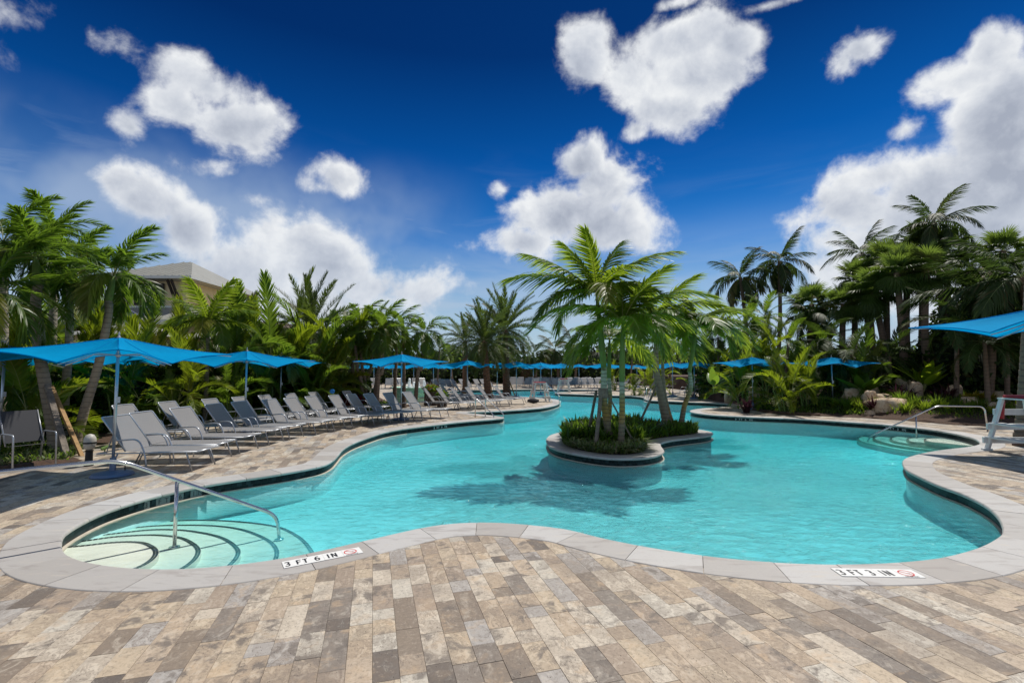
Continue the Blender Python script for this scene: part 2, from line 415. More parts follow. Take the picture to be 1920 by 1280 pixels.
# pool -------------------------------------------------------------
def pool_mats():
    m, N = newmat('pool_plaster')
    geo = N('ShaderNodeNewGeometry')
    n = N('ShaderNodeTexNoise', {'Vector': geo.outputs['Position'], 'Scale': .55, 'Detail': 5.0, 'Distortion': .4}).outputs[0]
    c1 = N.mix(N.smooth(n, .35, .65), (.74, .84, .84), (.88, .93, .91))
    p = N('ShaderNodeBsdfPrincipled', {'Base Color': c1, 'Roughness': .8})
    out(N, p.outputs[0])
    simple('step_plaster', (.80, .77, .66), .8, var=.08, scale=3)
    # mosaic
    m, N = newmat('waterline_mosaic')
    geo = N('ShaderNodeNewGeometry')
    isl = geo.outputs['Random Per Island']
    c1 = N.ramp(isl, [(0, (.004, .005, .006)), (.45, (.007, .010, .012)), (.75, (.010, .020, .024)), (.94, (.025, .04, .045))])
    p = N('ShaderNodeBsdfPrincipled', {'Base Color': c1, 'Roughness': .35, 'Specular IOR Level': .2})
    out(N, p.outputs[0])
    m, N = newmat('pool_water')
    geo = N('ShaderNodeNewGeometry')
    pos = geo.outputs['Position']
    mpa = N('ShaderNodeMapping', {0: pos, 2: (0, 0, R(12)), 3: (.75, 1.25, 1)}).outputs[0]
    a = N('ShaderNodeTexNoise', {'Vector': mpa, 'Scale': 6.0, 'Detail': 4.0, 'Roughness': .55, 'Distortion': .9}).outputs[0]
    b = N('ShaderNodeTexNoise', {'Vector': mpa, 'Scale': 2.0, 'Detail': 3.0, 'Roughness': .5, 'Distortion': .4}).outputs[0]
    area = N('ShaderNodeTexNoise', {'Vector': pos, 'Scale': .28, 'Detail': 2.0}).outputs[0]
    amp = N.smooth(area, .36, .62, .35, 1.0)
    sepx = N('ShaderNodeSeparateXYZ', {0: pos})
    amp = N.m('MULTIPLY', amp, N.smooth(sepx.outputs[0], -5.0, 3.0, .40, 1.45))
    h = N.m('MULTIPLY', N.m('ADD', N.m('MULTIPLY', a, .075), N.m('MULTIPLY', b, .07)), amp)
    bn = N('ShaderNodeBump', {'Height': h, 'Strength': 1.0, 'Distance': 1.0})
    tr = N('ShaderNodeBsdfTransparent', {'Color': (.97, 1.0, 1.0, 1)})
    df = N('ShaderNodeBsdfDiffuse', {'Color': (.16, .78, .90, 1), 'Normal': N('ShaderNodeBump', {'Height': h, 'Strength': 1.0, 'Distance': 6.0}).outputs[0]})
    gl = N('ShaderNodeBsdfGlossy', {'Color': (1, 1, 1, 1), 'Roughness': .05, 'Normal': bn.outputs[0]})
    fr = N('ShaderNodeFresnel', {'IOR': 1.33, 'Normal': bn.outputs[0]})
    # thin water over the steps is clear, the deep body carries its own milky turquoise
    def away(cx, cy, r0, r1):
        d = N('ShaderNodeVectorMath', {0: pos, 1: (cx, cy, -.165)}, operation='DISTANCE').outputs['Value']
        return N.smooth(d, r0, r1)
    deep = N.m('MULTIPLY', away(-4.6, 5.9, 1.0, 2.6), away(10.6, 12.6, 1.0, 2.6))
    body = N('ShaderNodeMixShader', {0: N.m('MULTIPLY', deep, .34), 1: tr.outputs[0], 2: df.outputs[0]})
    mx = N('ShaderNodeMixShader', {0: N.m('MULTIPLY', fr.outputs[0], .80), 1: body.outputs[0], 2: gl.outputs[0]})
    va = N('ShaderNodeVolumeAbsorption', {'Color': (.16, .935, .972, 1), 'Density': .95})
    out(N, mx.outputs[0], va.outputs[0])
pool_mats()
# umbrella cloth, sling fabric -------------------------------------
def cloth(name, col, tcol, trans, weave=900, rough=.75):
    m, N = newmat(name)
    tc = N('ShaderNodeTexCoord')
    n = N('ShaderNodeTexNoise', {'Vector': tc.outputs['Object'], 'Scale': 2.5, 'Detail': 4.0}).outputs[0]
    c1 = N.mix(N.smooth(n, .3, .7, 0, 1), col, tuple(q * .88 for q in col))
    p = N('ShaderNodeBsdfPrincipled', {'Base Color': c1, 'Roughness': rough, 'Specular IOR Level': .05})
    wr = N('ShaderNodeTexNoise', {'Vector': tc.outputs['Object'], 'Scale': 5.0, 'Detail': 3.0, 'Distortion': 1.2})
    bn = N('ShaderNodeBump', {'Height': wr.outputs[0], 'Strength': .35, 'Distance': .03})
    N.nt.links.new(bn.outputs[0], p.inputs['Normal'])
    t = N('ShaderNodeBsdfTranslucent', {'Color': (*tcol, 1)})
    mx = N('ShaderNodeMixShader', {0: trans, 1: p.outputs[0], 2: t.outputs[0]})
    out(N, mx.outputs[0])
cloth('umbrella_cloth', (.001, .37, .76), (.001, .34, .70), .45)
def sling():
    m, N = newmat('sling')
    tc = N('ShaderNodeTexCoord')
    mp = N('ShaderNodeMapping', {0: tc.outputs['Object'], 3: (260, 260, 260)})
    ch = N('ShaderNodeTexChecker', {'Vector': mp.outputs[0], 'Color1': (.24, .235, .24, 1), 'Color2': (.35, .34, .335, 1), 'Scale': 1.0})
    p = N('ShaderNodeBsdfPrincipled', {'Base Color': ch.outputs[0], 'Roughness': .6, 'Specular IOR Level': .35})
    t = N('ShaderNodeBsdfTranslucent', {'Color': (.34, .34, .35, 1)})
    mx = N('ShaderNodeMixShader', {0: .30, 1: p.outputs[0], 2: t.outputs[0]})
    out(N, mx.outputs[0])
sling()
def rockmat():
    m, N = newmat('rock')
    tc = N('ShaderNodeTexCoord')
    n = N('ShaderNodeTexNoise', {'Vector': tc.outputs['Object'], 'Scale': 5.0, 'Detail': 9.0, 'Roughness': .65, 'Distortion': .5}).outputs[0]
    c1 = N.ramp(n, [(.3, (.20, .12, .07)), (.42, (.48, .33, .21)), (.6, (.62, .50, .36)), (.75, (.34, .25, .18))])
    p = N('ShaderNodeBsdfPrincipled', {'Base Color': c1, 'Roughness': .85})
    bn = N('ShaderNodeBump', {'Height': n, 'Strength': .8, 'Distance': .06})
    N.nt.links.new(bn.outputs[0], p.inputs['Normal'])
    out(N, p.outputs[0])
rockmat()
# ------------------------------------------------------------------ mesh builder
col_ = scene.collection
class MB:
    def __init__(s):
        s.v, s.f, s.m = [], [], []
    def add(s, vs, fs, mi=0):
        o = len(s.v)
        s.v.extend([tuple(q) for q in vs])
        s.f.extend([tuple(i + o for i in f) for f in fs])
        s.m.extend([mi] * len(fs))
        return s
    def box(s, c0, size, rot=None, mi=0):
        cx, cy, cz = c0; a, b, h = (q / 2 for q in size)
        vs = [Vector((x, y, z)) for z in (-h, h) for x, y in ((-a, -b), (a, -b), (a, b), (-a, b))]
        if rot is not None:
            vs = [rot @ q for q in vs]
        vs = [q + Vector(c0) for q in vs]
        return s.add(vs, [(3, 2, 1, 0), (4, 5, 6, 7), (0, 1, 5, 4), (1, 2, 6, 5), (2, 3, 7, 6), (3, 0, 4, 7)], mi)
    def bar(s, p, q, w, h, mi=0):
        "rectangular bar between two points"
        p, q = Vector(p), Vector(q)
        t = (q - p); L = t.length; t.normalize()
        up = Vector((0, 0, 1)) if abs(t.z) < .97 else Vector((1, 0, 0))
        sd = t.cross(up).normalized(); n = sd.cross(t)
        vs = []
        for e in (p, q):
            for a, b in ((-1, -1), (1, -1), (1, 1), (-1, 1)):
                vs.append(e + sd * a * w / 2 + n * b * h / 2)
        return s.add(vs, [(3, 2, 1, 0), (4, 5, 6, 7), (0, 1, 5, 4), (1, 2, 6, 5), (2, 3, 7, 6), (3, 0, 4, 7)], mi)
    def tube(s, pts, r, n=8, mi=0, cap=True, closed=False):
        pts = [Vector(p) for p in pts]
        rs = r if isinstance(r, (list, tuple)) else [r] * len(pts)
        K = len(pts); vs = []; prev = None
        for i, p in enumerate(pts):
            a = pts[(i - 1) % K] if (i or closed) else p
            b = pts[(i + 1) % K] if (i < K - 1 or closed) else p
            t = (b - a).normalized()
            if prev is None:
                ref = Vector((0, 0, 1)) if abs(t.z) < .9 else Vector((1, 0, 0))
                prev = t.cross(ref).normalized()
            sd = (prev - t * prev.dot(t)).normalized(); prev = sd
            up = t.cross(sd)
            for k in range(n):
                an = 2 * math.pi * k / n
                vs.append(p + (sd * math.cos(an) + up * math.sin(an)) * rs[i])
        fs = []
        for i in range(K if closed else K - 1):
            j = (i + 1) % K
            for k in range(n):
                fs.append((i * n + k, i * n + (k + 1) % n, j * n + (k + 1) % n, j * n + k))
        if cap and not closed:
            fs.append(tuple(range(n - 1, -1, -1)))
            fs.append(tuple((K - 1) * n + k for k in range(n)))
        return s.add(vs, fs, mi)
    def lathe(s, prof, n=16, c0=(0, 0, 0), mi=0):
        "profile of (radius, z)"
        vs = []
        for r, z in prof:
            for k in range(n):
                a = 2 * math.pi * k / n
                vs.append((c0[0] + r * math.cos(a), c0[1] + r * math.sin(a), c0[2] + z))
        fs = []
        for i in range(len(prof) - 1):
            for k in range(n):
                fs.append((i * n + k, i * n + (k + 1) % n, (i + 1) * n + (k + 1) % n, (i + 1) * n + k))
        fs.append(tuple(range(n - 1, -1, -1)))
        fs.append(tuple((len(prof) - 1) * n + k for k in range(n)))
        return s.add(vs, fs, mi)
    def mesh(s, name, mats, smooth=False):
        me = bpy.data.meshes.new(name)
        me.from_pydata(s.v, [], s.f)
        for q in (mats if isinstance(mats, (list, tuple)) else [mats]):
            me.materials.append(MATS[q])
        me.polygons.foreach_set('material_index', s.m)
        if smooth:
            me.polygons.foreach_set('use_smooth', [True] * len(s.f))
        me.update()
        return me
    def build(s, name, mats, parent=None, smooth=False, loc=None):
        o = link(name, s.mesh(name, mats, smooth), parent)
        if loc is not None:
            o.location = loc
        return o
def link(name, me, parent=None):
    o = bpy.data.objects.new(name, me)
    col_.objects.link(o)
    if parent is not None:
        o.parent = parent
    return o
def tag(o, label=None, cat=None, group=None, kind=None):
    if label: o['label'] = label
    if cat: o['category'] = cat
    if group: o['group'] = group
    if kind: o['kind'] = kind
    return o
def empty(name, loc=(0, 0, 0), rz=0.0):
    o = bpy.data.objects.new(name, None)
    o.empty_display_size = .3
    col_.objects.link(o)
    o.location = loc
    o.rotation_euler = (0, 0, rz)
    return o
KIDS = {}
def copy_tree(o, parent=None):
    c2 = o.copy()
    col_.objects.link(c2)
    if parent is not None:
        c2.parent = parent
    for ch in [q for q in o.children]:
        copy_tree(ch, c2)
    return c2
def np_mesh(name, V, Fq, mats, mi=None, smooth=False):
    "fast mesh of quads"
    me = bpy.data.meshes.new(name)
    V = np.asarray(V, dtype=np.float32); Fq = np.asarray(Fq, dtype=np.int32)
    me.vertices.add(len(V)); me.vertices.foreach_set('co', V.ravel())
    me.loops.add(Fq.size); me.loops.foreach_set('vertex_index', Fq.ravel())
    me.polygons.add(len(Fq))
    me.polygons.foreach_set('loop_start', np.arange(0, Fq.size, Fq.shape[1], dtype=np.int32))
    for q in mats:
        me.materials.append(MATS[q])
    if mi is not None:
        me.polygons.foreach_set('material_index', np.asarray(mi, dtype=np.int32))
    if smooth:
        me.polygons.foreach_set('use_smooth', np.ones(len(Fq), dtype=bool))
    me.update(calc_edges=True)
    return me
def arc_pts(p0, p1, p2, n=6):
    "rounded corner at p1"
    p0, p1, p2 = Vector(p0), Vector(p1), Vector(p2)
    return [(p0 * (1 - t) ** 2 + p1 * 2 * t * (1 - t) + p2 * t * t) for t in [i / n for i in range(n + 1)]]
def round_path(pts, r, n=5):
    pts = [Vector(p) for p in pts]
    o = [pts[0]]
    for i in range(1, len(pts) - 1):
        a, b, c3 = pts[i - 1], pts[i], pts[i + 1]
        ra = min(r, (a - b).length * .48, (c3 - b).length * .48)
        o += arc_pts(b + (a - b).normalized() * ra, b, b + (c3 - b).normalized() * ra, n)
    o.append(pts[-1])
    return o
def catmull(P, per=8, closed=True):
    P = [np.array(p, float) for p in P]; n = len(P); o = []
    rng_ = range(n) if closed else range(n - 1)
    for i in rng_:
        if closed:
            p0, p1, p2, p3 = P[i - 1], P[i], P[(i + 1) % n], P[(i + 2) % n]
        else:
            p0, p1, p2, p3 = P[max(0, i - 1)], P[i], P[i + 1], P[min(n - 1, i + 2)]
        # centripetal
        t0 = 0; t1 = t0 + max(1e-6, np.linalg.norm(p1 - p0)) ** .5; t2 = t1 + max(1e-6, np.linalg.norm(p2 - p1)) ** .5; t3 = t2 + max(1e-6, np.linalg.norm(p3 - p2)) ** .5
        for k in range(per):
            t = t1 + (t2 - t1) * k / per
            if t1 - t0 < 2e-3: A1 = p1
            else: A1 = (t1 - t) / (t1 - t0) * p0 + (t - t0) / (t1 - t0) * p1
            A2 = (t2 - t) / (t2 - t1) * p1 + (t - t1) / (t2 - t1) * p2
            if t3 - t2 < 2e-3: A3 = p2
            else: A3 = (t3 - t) / (t3 - t2) * p2 + (t - t2) / (t3 - t2) * p3
            B1 = (t2 - t) / (t2 - t0) * A1 + (t - t0) / (t2 - t0) * A2
            B2 = (t3 - t) / (t3 - t1) * A2 + (t - t1) / (t3 - t1) * A3
            o.append((t2 - t) / (t2 - t1) * B1 + (t - t1) / (t2 - t1) * B2)
    if not closed:
        o.append(P[-1])
    return np.array(o)
def resample(P, step, closed=True):
    Q = np.vstack([P, P[:1]]) if closed else np.array(P)
    d = np.r_[0, np.cumsum(np.linalg.norm(np.diff(Q, axis=0), axis=1))]
    n = max(4, int(round(d[-1] / step)))
    s = np.linspace(0, d[-1], n, endpoint=not closed)
    return np.c_[np.interp(s, d, Q[:, 0]), np.interp(s, d, Q[:, 1])], d[-1] / n
def inside(P, pts):
    "P (n,2) polygon, pts (m,2)"
    P = np.asarray(P); pts = np.atleast_2d(pts)
    x, y = pts[:, 0], pts[:, 1]; r = np.zeros(len(pts), bool)
    x1, y1 = P[:, 0], P[:, 1]; x2, y2 = np.roll(x1, -1), np.roll(y1, -1)
    for a, b, c2, d in zip(x1, y1, x2, y2):
        if b == d: continue
        k = ((b > y) != (d > y)) & (x < (c2 - a) * (y - b) / (d - b) + a)
        r ^= k
    return r
def area2(P):
    x, y = P[:, 0], P[:, 1]
    return .5 * np.sum(x * np.roll(y, -1) - np.roll(x, -1) * y)
def sheet(name, outer, holes, z, mat_, z_fn=None):
    "flat sheet with holes"
    bm = bmesh.new()
    edges = []
    for loop in [outer] + holes:
        vs = [bm.verts.new((p[0], p[1], z)) for p in loop]
        for i in range(len(vs)):
            edges.append(bm.edges.new((vs[i], vs[(i + 1) % len(vs)])))
    bmesh.ops.triangle_fill(bm, use_beauty=True, use_dissolve=False, edges=edges)
    for f in bm.faces:
        if f.normal.z < 0: f.normal_flip()
    me = bpy.data.meshes.new(name); bm.to_mesh(me); bm.free()
    me.materials.append(MATS[mat_])
    return me

# ------------------------------------------------------------------ the pool outline (lip of the coping)
WZ = -0.165          # water level
FLOOR = -0.56
lip_px = [(114.4, 1014), (114.4, 1026), (121, 1037), (140, 1048), (175, 1057), (240, 1065), (330, 1067), (430, 1060), (520, 1048), (590, 1035), (700, 1010), (800, 988), (850, 981.5), (905, 979.5), (960, 981.5),
 (1060, 992), (1125, 1008), (1215, 1026), (1322, 1042), (1442, 1053.5), (1560, 1058), (1660, 1056), (1751, 1047.8), (1792, 1039.7), (1838.8, 1025.5), (1867, 1011), (1879.4, 1001), (1881.4, 993), (1877, 976.7), (1865, 960.5), (1843, 944),
 (1802, 924), (1761.6, 909.7), (1721, 891.4), (1700, 880), (1693, 870), (1693.5, 863), (1700.6, 858), (1721, 851.8), (1749, 845.7), (1790, 840.6), (1822.5, 836.6), (1836, 832.5), (1837, 828.4), (1830, 823.3), (1818, 819), (1785, 811.5), (1741, 804.8), (1700, 800), (1654, 795.5), (1570, 789.6), (1507, 785.5),
 (1445, 783), (1417.5, 782), (1367.5, 779.8), (1330, 777.3), (1305, 774.2), (1294, 771), (1299, 767.8), (1317.5, 765.4), (1355, 762.5), (1371, 760), (1361, 757.3), (1330, 755), (1292.5, 753.7), (1255, 752), (1221, 750.6), (1210, 748.5), (1201, 743.9), (1180, 742.3), (1118.6, 740.2), (1079, 738.8), (1049, 737.8), (1040, 736.4), (1046, 735.0), (1080, 733.9), (1120, 733.4)]
# the far arm behind the tongue, then round the lifeguard's peninsula
lip_px += [(1122, 730.9), (1060, 730.0), (990, 729.6), (950, 730), (900, 731.5), (850, 733.5), (846, 736.5), (880, 738.5), (930, 740.3), (969, 742), (1005, 745.5), (1024, 746.6), (1044, 749), (1050.6, 752.5), (1049, 756), (1036.6, 760.6), (1016, 764.5), (985, 767.2), (954, 769.4), (922.5, 771), (891, 772.2), (876, 772.6), (874, 773.4), (884, 774.8), (910, 777.3), (933, 780), (945, 782.3), (940, 784), (925.6, 785.5), (894, 788), (847.5, 792.3), (816, 796), (785, 799.6), (754, 803.6), (722.5, 809.5),
 (700, 816.3), (661.7, 830.5), (643, 841.7), (633, 853), (623, 863), (605, 871.7), (560, 881), (505, 890), (437, 900), (381, 909), (329, 920), (295, 928), (252, 940), (200, 957), (149, 981), (121, 1000)]
lip = catmull([g(x, y) for x, y in lip_px], 8)
lip, dstep = resample(lip, 0.06)
if area2(lip) < 0:
    lip = lip[::-1].copy()
def normals_out(P):
    t = np.roll(P, -1, 0) - np.roll(P, 1, 0)
    for _ in range(2):
        t = (np.roll(t, 1, 0) + t * 2 + np.roll(t, -1, 0)) / 4
    t /= np.linalg.norm(t, axis=1)[:, None] + 1e-9
    return np.c_[t[:, 1], -t[:, 0]]       # counter-clockwise: right-hand side is outside
lipN = normals_out(lip)
isl_px = [(1025, 822), (1025.5, 829), (1030, 835.5), (1045, 842.5), (1069, 848.3), (1109, 855), (1150, 859), (1188, 858.8), (1217.6, 856), (1236, 851.8), (1245, 846), (1242.5, 840.5), (1238.5, 834.8), (1240, 830), (1257, 825.4), (1297, 820.4), (1325, 817), (1336, 813.3), (1334, 809.6), (1318, 806.2), (1296, 803.2), (1262, 801), (1225, 800), (1180, 799.6), (1140, 800.4), (1100, 803.4), (1060, 808.6), (1034, 814.8)]
isl = catmull([g(x, y) for x, y in isl_px], 8)
isl, istep = resample(isl, 0.06)
if area2(isl) < 0:
    isl = isl[::-1].copy()
islN = normals_out(isl)
# ground, basin, water
frame_ = [(-150, -12), (150, -12), (150, 600), (-150, 600)]
back_off = lip + lipN * 0.06
me = sheet('ground', frame_, [back_off[::3].tolist()], -0.012, 'soil')
ground = tag(link('ground', me), kind='structure')
def strip(P, Nn, prof, name, mat_, closed=True, smooth=False):
    "sweep a profile of (offset, z) along a loop"
    n, k = len(P), len(prof)
    V = np.zeros((n, k, 3))
    for j, (o, z) in enumerate(prof):
        V[:, j, :2] = P + Nn * o
        V[:, j, 2] = z
    idx = np.arange(n * k).reshape(n, k)
    nx = np.roll(idx, -1, 0)
    Fq = np.stack([idx[:, :-1], nx[:, :-1], nx[:, 1:], idx[:, 1:]], -1)
    if not closed: Fq = Fq[:-1]
    return np_mesh(name, V.reshape(-1, 3), Fq.reshape(-1, 4), [mat_], smooth=smooth)
# basin: walls set back under the coping's lip, sloping cove and floor
basin = tag(empty('pool_basin'), kind='structure')
wall = link('basin_wall', strip(lip[::2], lipN[::2], [(.075, -.03), (.035, -.03), (.035, FLOOR + .03), (.02, FLOOR)], 'basin_wall', 'pool_plaster'), basin)
bx0, by0 = lip.min(0) - .3; bx1, by1 = lip.max(0) + .3
fl = MB(); nx_, ny_ = 40, 60
for i in range(nx_ + 1):
    for j in range(ny_ + 1):
        fl.v.append((bx0 + (bx1 - bx0) * i / nx_, by0 + (by1 - by0) * j / ny_, FLOOR))
for i in range(nx_):
    for j in range(ny_):
        a = i * (ny_ + 1) + j
        fl.f.append((a, a + ny_ + 1, a + ny_ + 2, a + 1)); fl.m.append(0)
fl.build('basin_floor', 'pool_plaster', basin)
# water: a closed body
wpoly = (lip + lipN * 0.045)[::3]
bm = bmesh.new()
vt = [bm.verts.new((p[0], p[1], WZ)) for p in wpoly]
es = [bm.edges.new((vt[i], vt[(i + 1) % len(vt)])) for i in range(len(vt))]
bmesh.ops.triangle_fill(bm, use_beauty=True, use_dissolve=False, edges=es)
for f in bm.faces:
    if f.normal.z < 0: f.normal_flip()
ext = bmesh.ops.extrude_face_region(bm, geom=bm.faces[:])
low = [e for e in ext['geom'] if isinstance(e, bmesh.types.BMVert)]
for v in low: v.co.z = FLOOR - .04
bmesh.ops.recalc_face_normals(bm, faces=bm.faces[:])
me = bpy.data.meshes.new('pool_water'); bm.to_mesh(me); bm.free()
me.materials.append(MATS['pool_water'])
water = tag(link('pool_water', me), kind='structure')

# waterline mosaic: dark tiles in two rows with a pale ledge at the water
def mosaic(P, Nn, step, off, name, parent, sgn=1, rows=((-.045, -.108), (-.112, -.175))):
    V, Fq = [], []
    n = len(P)
    d = np.r_[0, np.cumsum(np.linalg.norm(np.roll(P, -1, 0) - P, axis=1))]
    L = d[-1]; Q = np.vstack([P, P[:1]]); NQ = np.vstack([Nn, Nn[:1]])
    m = int(L / .066)
    for r, (z1, z0) in enumerate(rows):
        for i in range(m):
            s0 = (i + (.5 if r else 0)) * .066; s1 = s0 + .062
            if s1 > L: continue
            pts = []
            for s in (s0, s1):
                x = np.interp(s, d, Q[:, 0]); y = np.interp(s, d, Q[:, 1])
                a = np.interp(s, d, NQ[:, 0]); b = np.interp(s, d, NQ[:, 1])
                pts.append((x + a * off, y + b * off))
            j = rnd.uniform(-.0008, .0008)
            k = len(V)
            (xa, ya), (xb, yb) = pts
            V += [(xa, ya, z0), (xb, yb, z0), (xb + j, yb, z1), (xa + j, ya, z1)]
            Fq.append((k, k + 1, k + 2, k + 3) if sgn > 0 else (k + 3, k + 2, k + 1, k))
    o = link(name, np_mesh(name, V, Fq, ['waterline_mosaic']), parent)
    o['kind'] = 'stuff'
    return o
link('tile_backing', strip(lip[::2], lipN[::2], [(.033, -.03), (.031, -.03), (.031, -.185), (.033, -.185)], 'tile_backing', 'sign_black'), basin)
mosaic(lip, lipN, dstep, .0275, 'waterline_tile', basin)
link('ledge', strip(lip[::2], lipN[::2], [(.0, -.185), (-.004, WZ + .006), (.032, WZ + .008)], 'ledge', 'grout_beige'), basin)

# coping stones
def copings(P, Nn, width, parent, stone=.62, sgn=1, zt=.006, name='coping_stone', hide_far=1e9):
    n = len(P); ds = np.linalg.norm(P[1] - P[0])
    k = max(4, int(round(stone / ds)))
    prof = [(.03, -.045), (.004, -.045), (-.006, -.036), (-.010, -.024), (-.006, -.008), (.004, zt - .002), (.018, zt), (width * .5, zt), (width - .006, zt), (width, zt - .006), (width, -.03)]
    i = 0
    while i < n:
        kk = min(k + rnd.choice((-1, 0, 0, 1)), n - i)
        if n - (i + kk) < k * .5: kk = n - i
        idx = [(i + q) % n for q in range(kk + 1)]
        if P[idx[0]][1] > hide_far:
            pass
        sub = idx[::2] if len(idx) % 2 else idx[:-1:2] + [idx[-1]]
        dz = rnd.uniform(-.0016, .0016)
        b = MB(); kp = len(prof)
        for c0, q in enumerate(sub):
            p, nn = P[q], Nn[q]
            tng = np.array([-nn[1], nn[0]])
            sh = 0
            if c0 == 0: sh = .0032
            if c0 == len(sub) - 1: sh = -.0032
            for o, z in prof:
                e = p + nn * o * sgn + tng * sh
                b.v.append((e[0], e[1], z + dz))
        for c0 in range(len(sub) - 1):
            for j in range(kp - 1):
                f = (c0 * kp + j, c0 * kp + j + 1, (c0 + 1) * kp + j + 1, (c0 + 1) * kp + j)
                b.f.append(f if sgn < 0 else f[::-1]); b.m.append(0)
        b.f.append(tuple(range(kp))); b.m.append(0)
        b.f.append(tuple((len(sub) - 1) * kp + j for j in range(kp - 1, -1, -1))); b.m.append(0)
        b.build(name, 'coping_stone', parent)
        i += kk
coping = tag(empty('pool_coping'), kind='structure')
copings(lip, lipN, .43, coping, .62)
link('joint_bed', strip(lip[::2], lipN[::2], [(.012, -.02), (.012, -.004), (.425, -.004), (.425, -.02)], 'joint_bed', 'joint_dark'), coping)

# ------------------------------------------------------------------ planting island
island = tag(empty('planting_island'), kind='structure')
copings(isl, islN, .40, island, .70, sgn=-1)
link('island_wall', strip(isl[::2], islN[::2], [(-.06, -.03), (-.05, -.03), (-.05, FLOOR)], 'island_wall', 'pool_plaster'), island)
link('tile_backing', strip(isl[::2], islN[::2], [(-.049, -.03), (-.047, -.03), (-.047, -.185)], 'tile_backing', 'sign_black'), island)
mosaic(isl, islN, istep, -.043, 'waterline_tile', island, -1)
link('ledge', strip(isl[::2], islN[::2], [(.01, -.19), (.006, WZ + .006), (-.045, WZ + .008)], 'ledge', 'grout_beige'), island)
bed_in = (isl - islN * .38)[::4]
me = sheet('planting_soil', bed_in.tolist(), [], .012, 'mulch')
link('planting_soil', me, island)

# ------------------------------------------------------------------ steps (near left and right)
def stepset(curves, zs, closing, parent_name, mat_top='step_plaster'):
    st = tag(empty(parent_name), kind='structure')
    for k, (cv, z, cl) in enumerate(zip(curves, zs, closing)):
        P = catmull([g(x, y, z) for x, y in cv], 8, closed=False)
        P, _ = resample(P, .05, closed=False)
        poly = P.tolist() + [g(x, y, z) for x, y in cl]
        bm = bmesh.new()
        vs = [bm.verts.new((p[0], p[1], z)) for p in poly]
        es = [bm.edges.new((vs[i], vs[(i + 1) % len(vs)])) for i in range(len(vs))]
        bmesh.ops.triangle_fill(bm, use_beauty=True, use_dissolve=False, edges=es)
        for f in bm.faces:
            if f.normal.z < 0: f.normal_flip()
        ext = bmesh.ops.extrude_face_region(bm, geom=bm.faces[:])
        for v in [e for e in ext['geom'] if isinstance(e, bmesh.types.BMVert)]: v.co.z = FLOOR - .02
        bmesh.ops.recalc_face_normals(bm, faces=bm.faces[:])
        me = bpy.data.meshes.new('step'); bm.to_mesh(me); bm.free()
        me.materials.append(MATS[mat_top])
        link('step', me, st)
        # dark nosing of small mosaic pieces set along the edge
        t = np.gradient(P, axis=0); t /= np.linalg.norm(t, axis=1)[:, None] + 1e-9
        nn = np.c_[-t[:, 1], t[:, 0]]
        cen = np.array(poly).mean(0)
        if np.mean(np.sum((cen - P) * nn, 1)) < 0: nn = -nn
        V, Fq = [], []
        for i in range(len(P) - 1):
            for r in range(2):
                o0, o1 = .004 + r * .026, .027 + r * .026
                a0 = P[i] + (P[i + 1] - P[i]) * .06; a1 = P[i] + (P[i + 1] - P[i]) * .94
                q = len(V); zz = z + .004
                V += [(*(a0 + nn[i] * o0), zz), (*(a1 + nn[i + 1] * o0), zz), (*(a1 + nn[i + 1] * o1), zz), (*(a0 + nn[i] * o1), zz)]
                Fq.append((q, q + 1, q + 2, q + 3))
        o = link('nosing_tile', np_mesh('nosing_tile', V, Fq, ['waterline_mosaic']), st)
        o['kind'] = 'stuff'
    return st
SZ = [-.185, -.245, -.305, -.365, -.425]
near_curves = [
 [(205, 1028), (250, 1017), (300, 1014.5), (350, 1016), (390, 1023), (415, 1032), (423, 1042), (414, 1053), (395, 1064), (365, 1075), (340, 1086)],
 [(150, 1014), (200, 1008), (250, 1003), (290, 1001.6), (330, 1003), (365, 1011), (392, 1024), (404, 1040), (396, 1056), (380, 1070), (362, 1090)],
 [(190, 1002), (240, 996), (290, 991.5), (340, 992), (380, 997), (415, 1005), (440, 1018), (452, 1033), (447, 1047), (435, 1060), (420, 1078)],
 [(230, 990), (290, 984.5), (350, 983), (400, 984), (450, 990), (490, 1003), (515, 1018), (524, 1033), (522, 1047), (512, 1068)],
 [(290, 978), (330, 975), (400, 974), (475, 979), (525, 987), (555, 1000), (575, 1015), (590, 1035), (598, 1050)],
]
near_curves[0] = [(110, 1025), (160, 1021), (204, 1016), (242, 1014), (270, 1015.5), (288, 1022), (298, 1031), (297, 1040), (288, 1050), (272, 1060), (250, 1069), (220, 1080)]
near_curves[1] = [(120, 1018), (163, 1012), (215, 1005), (260, 1002), (300, 1001.5), (340, 1006), (362, 1015), (377, 1029), (373, 1044), (360, 1057), (343, 1068), (325, 1080)]
near_closing = [[(150, 1085), (85, 1060), (80, 1030)]] * 2 + [[(300, 1090), (150, 1085), (80, 1060), (85, 1010)]] + [[(400, 1090), (150, 1085), (70, 1060), (75, 1000), (130, 960)]] * 2
near_closing = [[(160, 1090), (70, 1060), (70, 1026)], [(260, 1090), (120, 1090), (60, 1050), (75, 1015)], [(340, 1095), (120, 1095), (60, 1050), (80, 1000), (130, 985)],
                [(420, 1095), (120, 1095), (60, 1050), (75, 985), (150, 950), (200, 935)], [(520, 1090), (120, 1095), (50, 1050), (60, 980), (150, 935), (240, 915)]]
stepset(near_curves, SZ, near_closing, 'pool_steps')
def zc6(x, y): return (1560 + x / 5.333, 680 + y / 5.333)
